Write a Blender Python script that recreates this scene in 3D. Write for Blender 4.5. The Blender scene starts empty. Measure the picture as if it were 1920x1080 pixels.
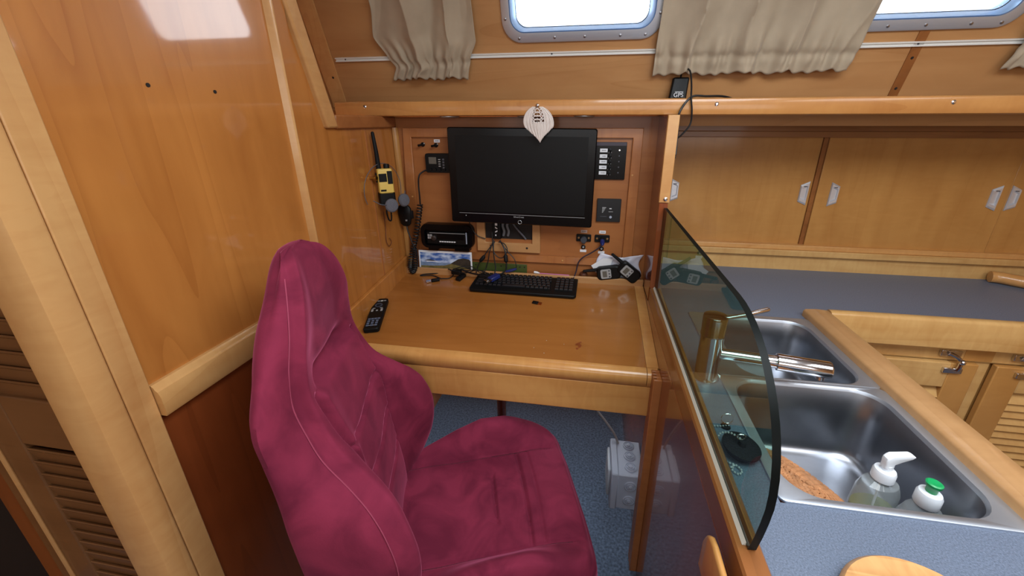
import bpy, bmesh, math, random
from mathutils import Vector, Matrix, Euler
random.seed(7)
C = bpy.context.scene.collection
PI = math.pi

# ------------------------------------------------------------------ helpers
def lin(r, g, b):
    f = lambda c: (c/255/12.92) if c/255 <= .04045 else ((c/255+.055)/1.055)**2.4
    return (f(r), f(g), f(b), 1)

def new_mat(name):
    m = bpy.data.materials.new(name); m.use_nodes = True
    nt = m.node_tree; b = nt.nodes['Principled BSDF']
    return m, nt, b

def plain(name, col, rough=.5, metal=0, coat=0, noise=0, nscale=60, bump=0, emit=None, es=0, trans=0, alpha=1, sheen=0):
    m, nt, b = new_mat(name)
    b.inputs['Base Color'].default_value = lin(*col)
    b.inputs['Roughness'].default_value = rough
    b.inputs['Metallic'].default_value = metal
    b.inputs['Coat Weight'].default_value = coat
    b.inputs['Transmission Weight'].default_value = trans
    b.inputs['Alpha'].default_value = alpha
    if sheen:
        b.inputs['Sheen Weight'].default_value = sheen
        b.inputs['Sheen Roughness'].default_value = .4
    if emit:
        b.inputs['Emission Color'].default_value = lin(*emit); b.inputs['Emission Strength'].default_value = es
    if noise or bump:
        tc = nt.nodes.new('ShaderNodeTexCoord'); n = nt.nodes.new('ShaderNodeTexNoise')
        n.inputs['Scale'].default_value = nscale; n.inputs['Detail'].default_value = 5
        nt.links.new(tc.outputs['Object'], n.inputs['Vector'])
        if noise:
            mx = nt.nodes.new('ShaderNodeMix'); mx.data_type = 'RGBA'
            c = lin(*col)
            mx.inputs[6].default_value = tuple(x*(1-noise) for x in c[:3])+(1,)
            mx.inputs[7].default_value = tuple(min(1, x*(1+noise)) for x in c[:3])+(1,)
            rp = nt.nodes.new('ShaderNodeMapRange'); rp.inputs[1].default_value = .3; rp.inputs[2].default_value = .7
            nt.links.new(n.outputs['Fac'], rp.inputs[0]); nt.links.new(rp.outputs[0], mx.inputs[0])
            nt.links.new(mx.outputs[2], b.inputs['Base Color'])
        if bump:
            bp = nt.nodes.new('ShaderNodeBump'); bp.inputs['Strength'].default_value = bump; bp.inputs['Distance'].default_value = .002
            nt.links.new(n.outputs['Fac'], bp.inputs['Height']); nt.links.new(bp.outputs[0], b.inputs['Normal'])
    return m

def wood(name, light, dark, axis='X', rough=.32, coat=.35, fig=1.0, seed=0, blotch=.5, croug=.1, flame=0):
    """varnished timber; grain runs along axis"""
    m, nt, b = new_mat(name); N = nt.nodes; L = nt.links
    tc = N.new('ShaderNodeTexCoord'); mp = N.new('ShaderNodeMapping')
    s = {'X': (.07, 1, 1), 'Y': (1, .07, 1), 'Z': (1, 1, .07)}[axis]
    mp.inputs['Scale'].default_value = s; mp.inputs['Location'].default_value = (seed*1.7, seed*.9, seed*2.3)
    L.new(tc.outputs['Object'], mp.inputs['Vector'])
    n1 = N.new('ShaderNodeTexNoise'); n1.inputs['Scale'].default_value = 26; n1.inputs['Detail'].default_value = 7; n1.inputs['Distortion'].default_value = .5
    L.new(mp.outputs[0], n1.inputs['Vector'])
    # broad growth-ring figure
    n2 = N.new('ShaderNodeTexNoise'); n2.inputs['Scale'].default_value = 5.5; n2.inputs['Detail'].default_value = 2; n2.inputs['Distortion'].default_value = .3
    L.new(mp.outputs[0], n2.inputs['Vector'])
    w = N.new('ShaderNodeMath'); w.operation = 'MULTIPLY'; w.inputs[1].default_value = 9
    L.new(n2.outputs['Fac'], w.inputs[0])
    fr = N.new('ShaderNodeMath'); fr.operation = 'FRACT'; L.new(w.outputs[0], fr.inputs[0])
    pw = N.new('ShaderNodeMath'); pw.operation = 'POWER'; pw.inputs[1].default_value = 5; L.new(fr.outputs[0], pw.inputs[0])
    # cloudy blotches, not stretched as much
    mp2 = N.new('ShaderNodeMapping'); mp2.inputs['Scale'].default_value = tuple(.35 if v < 1 else 1 for v in s); mp2.inputs['Location'].default_value = (seed, seed*3.1, 0)
    L.new(tc.outputs['Object'], mp2.inputs['Vector'])
    n3 = N.new('ShaderNodeTexNoise'); n3.inputs['Scale'].default_value = 9; n3.inputs['Detail'].default_value = 4; n3.inputs['Distortion'].default_value = .8
    L.new(mp2.outputs[0], n3.inputs['Vector'])
    a1 = N.new('ShaderNodeMath'); a1.operation = 'MULTIPLY_ADD'; a1.inputs[1].default_value = .55*fig
    L.new(n1.outputs['Fac'], a1.inputs[0])
    a2 = N.new('ShaderNodeMath'); a2.operation = 'MULTIPLY_ADD'; a2.inputs[1].default_value = blotch
    L.new(n3.outputs['Fac'], a2.inputs[0])
    a3 = N.new('ShaderNodeMath'); a3.operation = 'MULTIPLY'; a3.inputs[1].default_value = .20*fig
    L.new(pw.outputs[0], a3.inputs[0]); L.new(a3.outputs[0], a2.inputs[2]); L.new(a2.outputs[0], a1.inputs[2])
    rp = N.new('ShaderNodeMapRange'); rp.inputs[1].default_value = .30*fig+.25*blotch; rp.inputs[2].default_value = .42*fig+.9*blotch+.08
    L.new(a1.outputs[0], rp.inputs[0])
    mx = N.new('ShaderNodeMix'); mx.data_type = 'RGBA'; mx.inputs[6].default_value = lin(*light); mx.inputs[7].default_value = lin(*dark)
    fac = rp.outputs[0]
    if flame:   # curly cross figure
        mp3 = N.new('ShaderNodeMapping'); mp3.inputs['Scale'].default_value = tuple(1 if v < 1 else .3 for v in s); mp3.inputs['Location'].default_value = (seed*.3, seed, seed*.7)
        L.new(tc.outputs['Object'], mp3.inputs['Vector'])
        n4 = N.new('ShaderNodeTexNoise'); n4.inputs['Scale'].default_value = 30; n4.inputs['Detail'].default_value = 3; n4.inputs['Distortion'].default_value = 1.6
        L.new(mp3.outputs[0], n4.inputs['Vector'])
        a4 = N.new('ShaderNodeMath'); a4.operation = 'MULTIPLY_ADD'; a4.inputs[1].default_value = flame*1.6
        a5 = N.new('ShaderNodeMath'); a5.operation = 'SUBTRACT'; a5.inputs[1].default_value = flame*.8; a5.use_clamp = True
        L.new(n4.outputs['Fac'], a4.inputs[0]); L.new(fac, a4.inputs[2]); L.new(a4.outputs[0], a5.inputs[0]); fac = a5.outputs[0]
    L.new(fac, mx.inputs[0]); L.new(mx.outputs[2], b.inputs['Base Color'])
    b.inputs['Roughness'].default_value = rough; b.inputs['Coat Weight'].default_value = coat; b.inputs['Coat Roughness'].default_value = croug
    b.inputs['Specular IOR Level'].default_value = .3
    return m

PMAT = {}
class MB:
    def __init__(s): s.v = []; s.f = []; s.m = []; s.cur = 0
    def add(s, vs, fs):
        o = len(s.v); s.v += [Vector(p) for p in vs]
        for f in fs: s.f.append([i+o for i in f]); s.m.append(s.cur)
        return s
    def box(s, x0, x1, y0, y1, z0, z1):
        vs = [(x, y, z) for x in (x0, x1) for y in (y0, y1) for z in (z0, z1)]
        return s.add(vs, [(0,1,3,2),(4,6,7,5),(0,4,5,1),(2,3,7,6),(0,2,6,4),(1,5,7,3)])
    def obox(s, c, half, M=None):
        M = M or Matrix.Identity(3); c = Vector(c)
        vs = [c+M@Vector((x*half[0], y*half[1], z*half[2])) for x in (-1,1) for y in (-1,1) for z in (-1,1)]
        return s.add(vs, [(0,1,3,2),(4,6,7,5),(0,4,5,1),(2,3,7,6),(0,2,6,4),(1,5,7,3)])
    def prism(s, loop, vec):
        vec = Vector(vec); n = len(loop); a = [Vector(p) for p in loop]; b = [p+vec for p in a]
        return s.add(a+b, [tuple(range(n))[::-1], tuple(range(n, 2*n))]+[(i, (i+1) % n, n+(i+1) % n, n+i) for i in range(n)])
    def rings(s, loops, cap0=False, cap1=False, closed=True):
        n = len(loops[0]); vs = [p for l in loops for p in l]; fs = []
        for k in range(len(loops)-1):
            for i in range(n if closed else n-1):
                j = (i+1) % n; fs.append((k*n+i, k*n+j, (k+1)*n+j, (k+1)*n+i))
        if cap0: fs.append(tuple(range(n))[::-1])
        if cap1: fs.append(tuple(range((len(loops)-1)*n, len(loops)*n)))
        return s.add(vs, fs)
    def tube(s, pts, r, n=8, closed=False, flat=1):
        P = [Vector(p) for p in pts]; m = len(P); R = r if isinstance(r, (list, tuple)) else [r]*m
        T = []
        for i in range(m):
            a = P[(i-1) % m] if (closed or i) else P[0]; b = P[(i+1) % m] if (closed or i < m-1) else P[-1]
            t = (b-a); T.append(t.normalized() if t.length > 1e-9 else Vector((0,0,1)))
        u = T[0].orthogonal().normalized(); loops = []
        for i in range(m):
            u = (u-T[i]*u.dot(T[i])); u = u.normalized() if u.length > 1e-6 else T[i].orthogonal().normalized()
            w = T[i].cross(u)
            loops.append([P[i]+(u*math.cos(2*PI*k/n)+w*math.sin(2*PI*k/n)*flat)*R[i] for k in range(n)])
        if closed: loops.append(loops[0])
        return s.rings(loops, not closed, not closed)
    def lathe(s, prof, o=(0,0,0), axis=(0,0,1), n=24):
        ax = Vector(axis).normalized(); u = ax.orthogonal().normalized(); w = ax.cross(u); o = Vector(o)
        loops = [[o+ax*h+(u*math.cos(2*PI*k/n)+w*math.sin(2*PI*k/n))*max(r, 1e-5) for k in range(n)] for r, h in prof]
        return s.rings(loops, True, True)
    def grid(s, fn, nu, nv):
        vs = [fn(i/nu, j/nv) for i in range(nu+1) for j in range(nv+1)]
        return s.add(vs, [(i*(nv+1)+j, (i+1)*(nv+1)+j, (i+1)*(nv+1)+j+1, i*(nv+1)+j+1) for i in range(nu) for j in range(nv)])
    def ball(s, c, r, n=10, sc=(1,1,1)):
        c = Vector(c); L = []
        for k in range(n//2+1):
            a = PI*k/(n//2); L.append([c+Vector((r*sc[0]*max(math.sin(a),1e-4)*math.cos(2*PI*i/n), r*sc[1]*max(math.sin(a),1e-4)*math.sin(2*PI*i/n), r*sc[2]*math.cos(a))) for i in range(n)])
        return s.rings(L, True, True)
    def build(s, name, mats, parent=None, bev=0, seg=2, ang=35, world=True, solid=0, sub=0):
        """links ONE mesh object; world=True: the collected points are world points"""
        mats = mats if isinstance(mats, list) else [mats]
        M = PMAT.get(parent.name, Matrix.Identity(4)) if parent else Matrix.Identity(4)
        inv = M.inverted()
        me = bpy.data.meshes.new(name)
        me.from_pydata([(inv@v if (world and parent) else v) for v in s.v], [], s.f); 
        for m in mats: me.materials.append(m)
        me.polygons.foreach_set('material_index', s.m)
        bm = bmesh.new(); bm.from_mesh(me); bmesh.ops.remove_doubles(bm, verts=bm.verts, dist=1e-6); bmesh.ops.recalc_face_normals(bm, faces=bm.faces); bm.to_mesh(me); bm.free()
        me.shade_smooth(); me.set_sharp_from_angle(angle=math.radians(ang))
        o = bpy.data.objects.new(name, me); C.objects.link(o)
        if parent:
            o.parent = parent; PMAT[o.name] = M if world else M
        if bev:
            b = o.modifiers.new('bevel', 'BEVEL'); b.width = bev; b.segments = seg; b.limit_method = 'ANGLE'; b.angle_limit = math.radians(40)
        if solid:
            q = o.modifiers.new('solid', 'SOLIDIFY'); q.thickness = solid; q.offset = 0
        if sub:
            q = o.modifiers.new('sub', 'SUBSURF'); q.levels = sub; q.render_levels = sub
        return o

def tag(o, label, cat, group=None, kind=None):
    o['label'] = label; o['category'] = cat
    if group: o['group'] = group
    if kind: o['kind'] = kind
    return o
def thing(name, label, cat, loc=(0,0,0), rot=None, group=None):
    o = bpy.data.objects.new(name, None); C.objects.link(o); o.empty_display_size = .02
    M = Matrix.Translation(Vector(loc)) @ (rot.to_4x4() if rot else Matrix.Identity(4))
    o.matrix_world = M; o.location = Vector(loc)
    if rot: o.rotation_euler = rot.to_euler()
    PMAT[o.name] = M
    return tag(o, label, cat, group)
def struct(o, label, cat): return tag(o, label, cat, None, 'structure')
def text(name, body, size, loc, rot, m, parent, ext=.0003, align='CENTER', local=False):
    cu = bpy.data.curves.new(name, 'FONT'); cu.body = body; cu.size = size; cu.extrude = ext; cu.align_x = align; cu.align_y = 'CENTER'
    cu.materials.append(m)
    tmp = bpy.data.objects.new(name+'_tmp', cu); C.objects.link(tmp)
    dg = bpy.context.evaluated_depsgraph_get(); me = bpy.data.meshes.new_from_object(tmp.evaluated_get(dg)); bpy.data.objects.remove(tmp)
    me.name = name
    T = Matrix.Translation(Vector(loc)) @ rot.to_4x4()
    if not local: T = PMAT[parent.name].inverted() @ T
    me.transform(T)
    if not me.materials: me.materials.append(m)
    o = bpy.data.objects.new(name, me); C.objects.link(o); o.parent = parent
    return o
def curve(pts, n=8):
    """Catmull-Rom through pts"""
    P = [Vector(p) for p in pts]; P = [P[0]*2-P[1]]+P+[P[-1]*2-P[-2]]; out = []
    for i in range(1, len(P)-2):
        a, b, c, d = P[i-1:i+3]
        for k in range(n):
            t = k/n; out.append(.5*((2*b)+(c-a)*t+(2*a-5*b+4*c-d)*t*t+(-a+3*b-3*c+d)*t**3))
    out.append(P[-2]); return out
def rrect(x0, x1, y0, y1, r, n=6):
    pts = []
    for cx, cy, a0 in ((x1-r, y1-r, 0), (x0+r, y1-r, 90), (x0+r, y0+r, 180), (x1-r, y0+r, 270)):
        for k in range(n+1):
            a = math.radians(a0+90*k/n); pts.append((cx+r*math.cos(a), cy+r*math.sin(a)))
    return pts
def interp(tab, z):
    if z <= tab[0][0]: return tab[0][1:]
    for a, b in zip(tab, tab[1:]):
        if z <= b[0]:
            t = (z-a[0])/(b[0]-a[0]); t = t*t*(3-2*t)*.5+t*.5
            return tuple(p+(q-p)*t for p, q in zip(a[1:], b[1:]))
    return tab[-1][1:]
def cinterp(tab, z):
    if z <= tab[0][0]: return tab[0][1:]
    if z >= tab[-1][0]: return tab[-1][1:]
    i = max(k for k in range(len(tab)-1) if tab[k][0] <= z)
    a, b = tab[i], tab[i+1]; p, q = tab[max(0, i-1)], tab[min(len(tab)-1, i+2)]
    h = b[0]-a[0]; t = (z-a[0])/h; o = []
    for k in range(1, len(a)):
        ma = (b[k]-p[k])/(b[0]-p[0])*h; mb = (q[k]-a[k])/(q[0]-a[0])*h
        o.append((2*t**3-3*t*t+1)*a[k]+(t**3-2*t*t+t)*ma+(-2*t**3+3*t*t)*b[k]+(t**3-t*t)*mb)
    return tuple(o)
def sst(a, b, x):
    t = max(0, min(1, (x-a)/(b-a))); return t*t*(3-2*t)
RX = lambda d: Matrix.Rotation(math.radians(d), 3, 'X')
RY = lambda d: Matrix.Rotation(math.radians(d), 3, 'Y')
RZ = lambda d: Matrix.Rotation(math.radians(d), 3, 'Z')

# ------------------------------------------------------------------ materials
HON = (186, 124, 62); HOND = (146, 84, 34)
panelZ = wood('honey_panel', (190, 124, 60), (152, 88, 36), 'Z', .34, 1.0, .75, 1, .6, .05)
lowpan = wood('red_panel', (136, 68, 32), (104, 48, 20), 'Z', .3, .4, .7, 2, .5, .08)  # on the lower left wall: the wall's own wood, darkened for weaker light
trimX = wood('trim_along', (206, 156, 96), (174, 114, 58), 'X', .33, .45, .7, 3, .75, flame=.3)
trimY = wood('trim_deep', (206, 158, 100), (174, 118, 62), 'Y', .33, .45, .7, 4, .75, flame=.3)
trimZ = wood('trim_upright', (206, 158, 102), (172, 114, 62), 'Z', .33, .4, .7, 5, .9, flame=.35)
railY = wood('rail_brown', (182, 140, 96), (146, 104, 64), 'Y', .33, .35, .8, 21, .8, flame=.3)
hullX = wood('liner', (186, 140, 92), (158, 108, 64), 'X', .4, .2, .6, 6, .6)
nookX = wood('nook_panel', (164, 104, 58), (134, 78, 40), 'X', .42, .15, .5, 7, .5)
nookZ = wood('nook_upright', (172, 110, 62), (138, 80, 42), 'Z', .36, .3, .7, 8, .6, flame=.4)
capY = wood('cap_brown', (146, 92, 50), (108, 64, 32), 'Y', .3, .4, .6, 18, .6)
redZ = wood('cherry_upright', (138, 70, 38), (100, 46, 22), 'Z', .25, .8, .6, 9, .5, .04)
deskX = wood('desk_veneer', (162, 102, 48), (136, 80, 32), 'X', .26, .5, .5, 10, .5, .1)
deskN = wood('desk_nosing', (206, 152, 88), (172, 110, 54), 'X', .3, .5, .6, 11, .8, flame=.35)
galX = wood('galley_along', (204, 164, 106), (170, 120, 64), 'X', .36, .3, .7, 12, .7, flame=.4)
galZ = wood('galley_door', (184, 134, 74), (160, 108, 54), 'Z', .36, .3, .5, 13, .8, flame=.3)
louv = wood('louvre_dark', (128, 88, 54), (98, 62, 34), 'X', .4, .2, .6, 14, .6)
boardw = wood('board_wood', (214, 166, 110), (156, 102, 56), 'X', .4, .2, 1.0, 15, .9, flame=.5)
black = plain('black_plastic', (11, 11, 12), .48)
blackgl = plain('black_gloss', (8, 8, 10), .25)
screenm = plain('screen', (7, 7, 8), .45)
rubber = plain('black_rubber', (15, 15, 17), .6)
cablem = plain('cable_black', (14, 14, 17), .5)
for m_ in (black, blackgl, screenm, rubber): m_.node_tree.nodes['Principled BSDF'].inputs['Specular IOR Level'].default_value = .22
chrome = plain('chrome', (215, 215, 220), .12, 1)
steel = plain('brushed_steel', (162, 165, 172), .31, 1, noise=.10, nscale=14)
flange = plain('steel_flange_lit', (196, 205, 218), .42, .93)  # lighter copy of the sink steel, reflected light put into its colour
brownX = wood('brown_along', (148, 100, 58), (114, 70, 38), 'X', .4, .2, .6, 23, .6)
shelfX = wood('shelf_edge', (196, 140, 80), (162, 102, 52), 'X', .3, .5, .7, 24, .8, flame=.3)
alu = plain('aluminium', (196, 202, 212), .4, .6)
alub = plain('aluminium_sky_tint', (150, 184, 226), .35, .3)  # blue of the reflected sky put into the metal colour
white = plain('white_plastic', (226, 226, 222), .4)
whitel = plain('label_white', (222, 222, 226), .6)
ink = plain('ink', (60, 60, 70), .7)
grey = plain('grey_plastic', (162, 170, 188), .45)
greyd = plain('grey_foam', (92, 92, 100), .9, noise=.15, nscale=300)
yellow = plain('yellow_plastic', (214, 182, 88), .45)
blue = plain('blue_plug', (24, 36, 96), .4)
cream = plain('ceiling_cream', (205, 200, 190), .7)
carpet = plain('carpet', (74, 88, 108), .95, noise=.5, nscale=120, bump=.8)
worktop = plain('worktop', (97, 108, 127), .42, noise=.34, nscale=420)
clothm = plain('curtain_cloth', (170, 155, 133), .8, noise=.05, nscale=20, sheen=.2)
macm = plain('cotton_cord', (222, 212, 206), .9)
greenr = plain('green_plastic', (66, 78, 34), .4)
pink = plain('pink_stick', (206, 120, 176), .4)
greencap = plain('green_cap', (10, 150, 84), .35)
softw = plain('cap_white', (226, 232, 240), .35)
brownl = plain('brown_leather', (92, 48, 28), .5)
lcd = plain('lcd_grey', (96, 92, 84), .3)
silver = plain('silver_plastic', (176, 180, 184), .3, .4)
led = plain('led_lit', (255, 250, 240), .3, emit=(255, 248, 235), es=2)
wick = plain('wicker', (176, 122, 80), .7, noise=.3, nscale=40)
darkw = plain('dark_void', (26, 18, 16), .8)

def fabric():
    m, nt, b = new_mat('red_suede'); N = nt.nodes; L = nt.links
    tc = N.new('ShaderNodeTexCoord')
    n = N.new('ShaderNodeTexNoise'); n.inputs['Scale'].default_value = 9; n.inputs['Detail'].default_value = 6; n.inputs['Distortion'].default_value = 1.2
    n2 = N.new('ShaderNodeTexNoise'); n2.inputs['Scale'].default_value = 260; n2.inputs['Detail'].default_value = 3
    L.new(tc.outputs['Object'], n.inputs['Vector']); L.new(tc.outputs['Object'], n2.inputs['Vector'])
    rp = N.new('ShaderNodeMapRange'); rp.inputs[1].default_value = .36; rp.inputs[2].default_value = .66; L.new(n.outputs['Fac'], rp.inputs[0])
    mx = N.new('ShaderNodeMix'); mx.data_type = 'RGBA'; mx.inputs[6].default_value = lin(134, 44, 69); mx.inputs[7].default_value = lin(104, 31, 53)
    L.new(rp.outputs[0], mx.inputs[0]); L.new(mx.outputs[2], b.inputs['Base Color'])
    b.inputs['Roughness'].default_value = .9; b.inputs['Sheen Weight'].default_value = .5; b.inputs['Sheen Roughness'].default_value = .35
    b.inputs['Sheen Tint'].default_value = lin(235, 120, 160); b.inputs['Specular IOR Level'].default_value = .15
    bp = N.new('ShaderNodeBump'); bp.inputs['Strength'].default_value = .25; bp.inputs['Distance'].default_value = .001
    L.new(n2.outputs['Fac'], bp.inputs['Height']); L.new(bp.outputs[0], b.inputs['Normal'])
    return m
suede = fabric()

def tinted(name, tint, ior, rough=.01, haze=0, hcol=(214, 222, 226)):
    """clear sheet: both faces filter, outer faces mirror by Fresnel"""
    m, nt, b = new_mat(name); N = nt.nodes; L = nt.links; N.remove(b)
    out = [q for q in N if q.type == 'OUTPUT_MATERIAL'][0]
    tr = N.new('ShaderNodeBsdfTransparent'); tr.inputs[0].default_value = tint
    gl = N.new('ShaderNodeBsdfGlossy'); gl.inputs['Roughness'].default_value = rough
    fr = N.new('ShaderNodeFresnel'); fr.inputs[0].default_value = ior
    ge = N.new('ShaderNodeNewGeometry'); inv = N.new('ShaderNodeMath'); inv.operation = 'SUBTRACT'; inv.inputs[0].default_value = 1
    L.new(ge.outputs['Backfacing'], inv.inputs[1])
    mu = N.new('ShaderNodeMath'); mu.operation = 'MULTIPLY'; L.new(fr.outputs[0], mu.inputs[0]); L.new(inv.outputs[0], mu.inputs[1])
    mix = N.new('ShaderNodeMixShader'); L.new(mu.outputs[0], mix.inputs[0]); L.new(tr.outputs[0], mix.inputs[1]); L.new(gl.outputs[0], mix.inputs[2])
    res = mix.outputs[0]
    if haze:
        df = N.new('ShaderNodeBsdfDiffuse'); df.inputs[0].default_value = lin(*hcol); m2 = N.new('ShaderNodeMixShader'); m2.inputs[0].default_value = haze
        L.new(res, m2.inputs[1]); L.new(df.outputs[0], m2.inputs[2]); res = m2.outputs[0]
    L.new(res, out.inputs[0]); return m
glassm = tinted('smoked_glass', (.54, .69, .63, 1), 1.62)
panem = tinted('window_glass', (.97, .98, 1, 1), 1.25)
clearp = tinted('clear_plastic', (.86, .90, .90, 1), 1.5, .05, .22)
pouchm = plain('pouch_plastic', (206, 206, 220), .25, alpha=.93)
soapliq = tinted('soap_liquid', (.72, .76, .50, 1), 1.2, .1, .4, (150, 156, 96))
glassedge = plain('glass_edge', (6, 10, 9), .45)
glassedge.node_tree.nodes['Principled BSDF'].inputs['Specular IOR Level'].default_value = .1
satin = plain('satin_metal', (212, 214, 220), .35, .55)

# ------------------------------------------------------------------ the setting
FL = -.05
struct(MB().box(-1.6, 2.2, -1.5, 1.9, FL-.03, FL).build('floor', carpet), 'blue grey carpet on the cabin floor', 'floor')
struct(MB().box(-1.6, 2.2, -1.5, 1.9, 1.98, 2.0).build('ceiling', cream), 'pale ceiling above the cabin', 'ceiling')
struct(MB().box(-1.6, 2.2, -1.53, -1.5, FL, 1.98).build('wall_back', trimX), 'timber wall behind the viewer', 'wall')
struct(MB().box(2.2, 2.23, -1.5, 1.9, FL, 1.98).build('wall_far_right', galZ), 'timber wall at the galley end', 'wall')
struct(MB().box(-1.63, -1.6, -1.5, 1.9, FL, 1.98).build('wall_far_left', panelZ), 'timber wall behind the louvred door', 'wall')
# left bulkhead, upper honey panel and lower part of the same wood reddened for weaker light, cut away along the hull side
def yslope(z): return 1.071-.303*(z-1.335)
w = MB().prism([(-.78, .40, .85), (-.78, .93, .85), (-.78, .93, FL), (-.78, 1.80, FL), (-.78, 1.80, 1.335), (-.78, 1.071, 1.335), (-.78, yslope(1.98), 1.98), (-.78, .40, 1.98)], (.03, 0, 0))
struct(w.build('wall_left', panelZ), 'honey varnished panel wall on the left above the pale rail', 'wall')
struct(MB().box(-.78, -.75, .40, .93, FL, .85).build('wall_left_lower', lowpan), 'panel wall on the left below the pale rail, shade coloured in darker red', 'wall')
h = MB()
for y, z in ((.616, 1.401), (.741, 1.399)): h.lathe([(.0035, 0), (.0035, .0012)], (-.7500, y, z), (1, 0, 0), 10)
struct(h.build('trim_screw_holes', darkw), 'two small dark screw holes in the left panel wall', 'hole')
# corner post of the bulkhead
p = MB()
p.prism([(-.75, .458, FL), (-.742, .458, FL), (-.740, .417, FL), (-.75, .417, FL)], (0, 0, 2.0))
struct(p.build('trim_post_inner', trimZ, bev=.002), 'pale flat strip of the left bulkhead post beside the honey panel', 'trim')
p = MB().rings([[Vector((x, y, z)) for x, y in ((-.74, .4165), (-.737, .395), (-.742, .378), (-.757, .368), (-.80, .366), (-.80, .4165))] for z in (FL, 1.98)], True, True)
struct(p.build('trim_post_outer', trimZ, bev=.004), 'rounded pale post at the end of the left bulkhead', 'trim')
# rail on the left wall
prof = [(-.75, .847), (-.732, .847), (-.730, .853), (-.730, .885), (-.733, .897), (-.737, .900), (-.739, .905), (-.743, .909), (-.75, .909)]
struct(MB().rings([[Vector((x, y, z)) for x, z in prof] for y in (.459, .922)], True, True).build('trim_wall_rail', trimY), 'pale moulded rail across the left wall', 'trim')
# rounded moulding and flat strip between the two wall panels
mp_ = MB().rings([[Vector((-.75+.016*math.sin(PI*k/10), .918+.022*(k/10), z)) for k in range(11)] for z in (FL, 1.98)], True, True)
struct(mp_.build('trim_half_round', trimZ), 'half round upright moulding on the left wall', 'trim')
struct(MB().box(-.751, -.744, .940, .978, FL, 1.98).build('trim_flat_strip', panelZ), 'flat honey strip beside the half round moulding', 'trim')
struct(MB().box(-.751, -.7475, 1.262, 1.267, .80, 1.333).build('trim_panel_seam', nookZ), 'thin seam strip on the left wall beside the yellow radio', 'trim')
# trim along the cut edge
s_ = MB().prism([(-.785, yslope(1.98)-.012, 1.98), (-.785, yslope(1.335)-.012, 1.327), (-.785, yslope(1.335)+.036, 1.327), (-.785, yslope(1.98)+.036, 1.98)], (.05, 0, 0))
struct(s_.build('trim_sloping', trimZ, bev=.006), 'pale sloping trim along the cut edge of the left wall', 'trim')
struct(MB().box(-.785, -.737, 1.10, 1.459, 1.325, 1.3635).build('trim_under_shelf', nookX, bev=.004), 'short trim running back under the left end of the shelf', 'trim')
# hull side liner, leaning inwards; d = distance down the slope from z 1.98
HN = Vector((0, -.943, -.333)); HD = Vector((0, .333, -.943)); HP = Vector((0, 1.50, 1.41))
def hull(x, z, off=0):
    return Vector((x, 1.50-.3531*(z-1.41), z)) + HN*off
W1 = (-.299, .172, 1.602, 1.84); W2 = (.648, 1.115, 1.602, 1.84)
hw = MB(); xs = [-1.25, W1[0]+.01, W1[1]-.01, W2[0]+.01, W2[1]-.01, 2.2]; zs = [1.33, W1[2]+.01, W1[3]-.01, 1.99]
for i in range(5):
    for j in range(3):
        if j == 1 and i in (1, 3): continue
        hw.prism([hull(xs[i], zs[j]), hull(xs[i+1], zs[j]), hull(xs[i+1], zs[j+1]), hull(xs[i], zs[j+1])], HN*-.02)
struct(hw.build('wall_hull', hullX), 'leaning timber hull side around the windows', 'wall')
struct(MB().box(-1.27, -1.25, 1.0, 1.6, 1.3, 1.98).build('wall_hull_end', hullX), 'end panel of the hull side behind the left bulkhead', 'wall')
def batten(name, x0, x1, m, label):
    b = MB()
    for i in range(1):
        b.prism([hull(x0-.03*0, 1.40, .0), hull(x1, 1.40), hull(x1+.006, 1.97), hull(x0+.006, 1.97)], HN*.006)
    return struct(b.build(name, m, bev=.001), label, 'trim')
batten('trim_hull_batten_left', -1.005, -.947, trimZ, 'flat upright strip on the hull side at the left end')
bz = MB().prism([hull(.896, 1.40), hull(.922, 1.40), hull(.922, 1.585), hull(.896, 1.585)], HN*.003)
struct(bz.build('trim_hull_batten_right', capY), 'brown seam strip on the hull side under the right window', 'trim')
hs = MB()
for x, z in ((-.965, 1.50), (.910, 1.52), (.908, 1.44)): hs.lathe([(.0045, 0), (.003, .002)], hull(x, z, .0055 if x < 0 else .0025), HN, 10)
struct(hs.build('trim_hull_plugs', darkw), 'dark screw plugs in the hull strips', 'plug')
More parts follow.
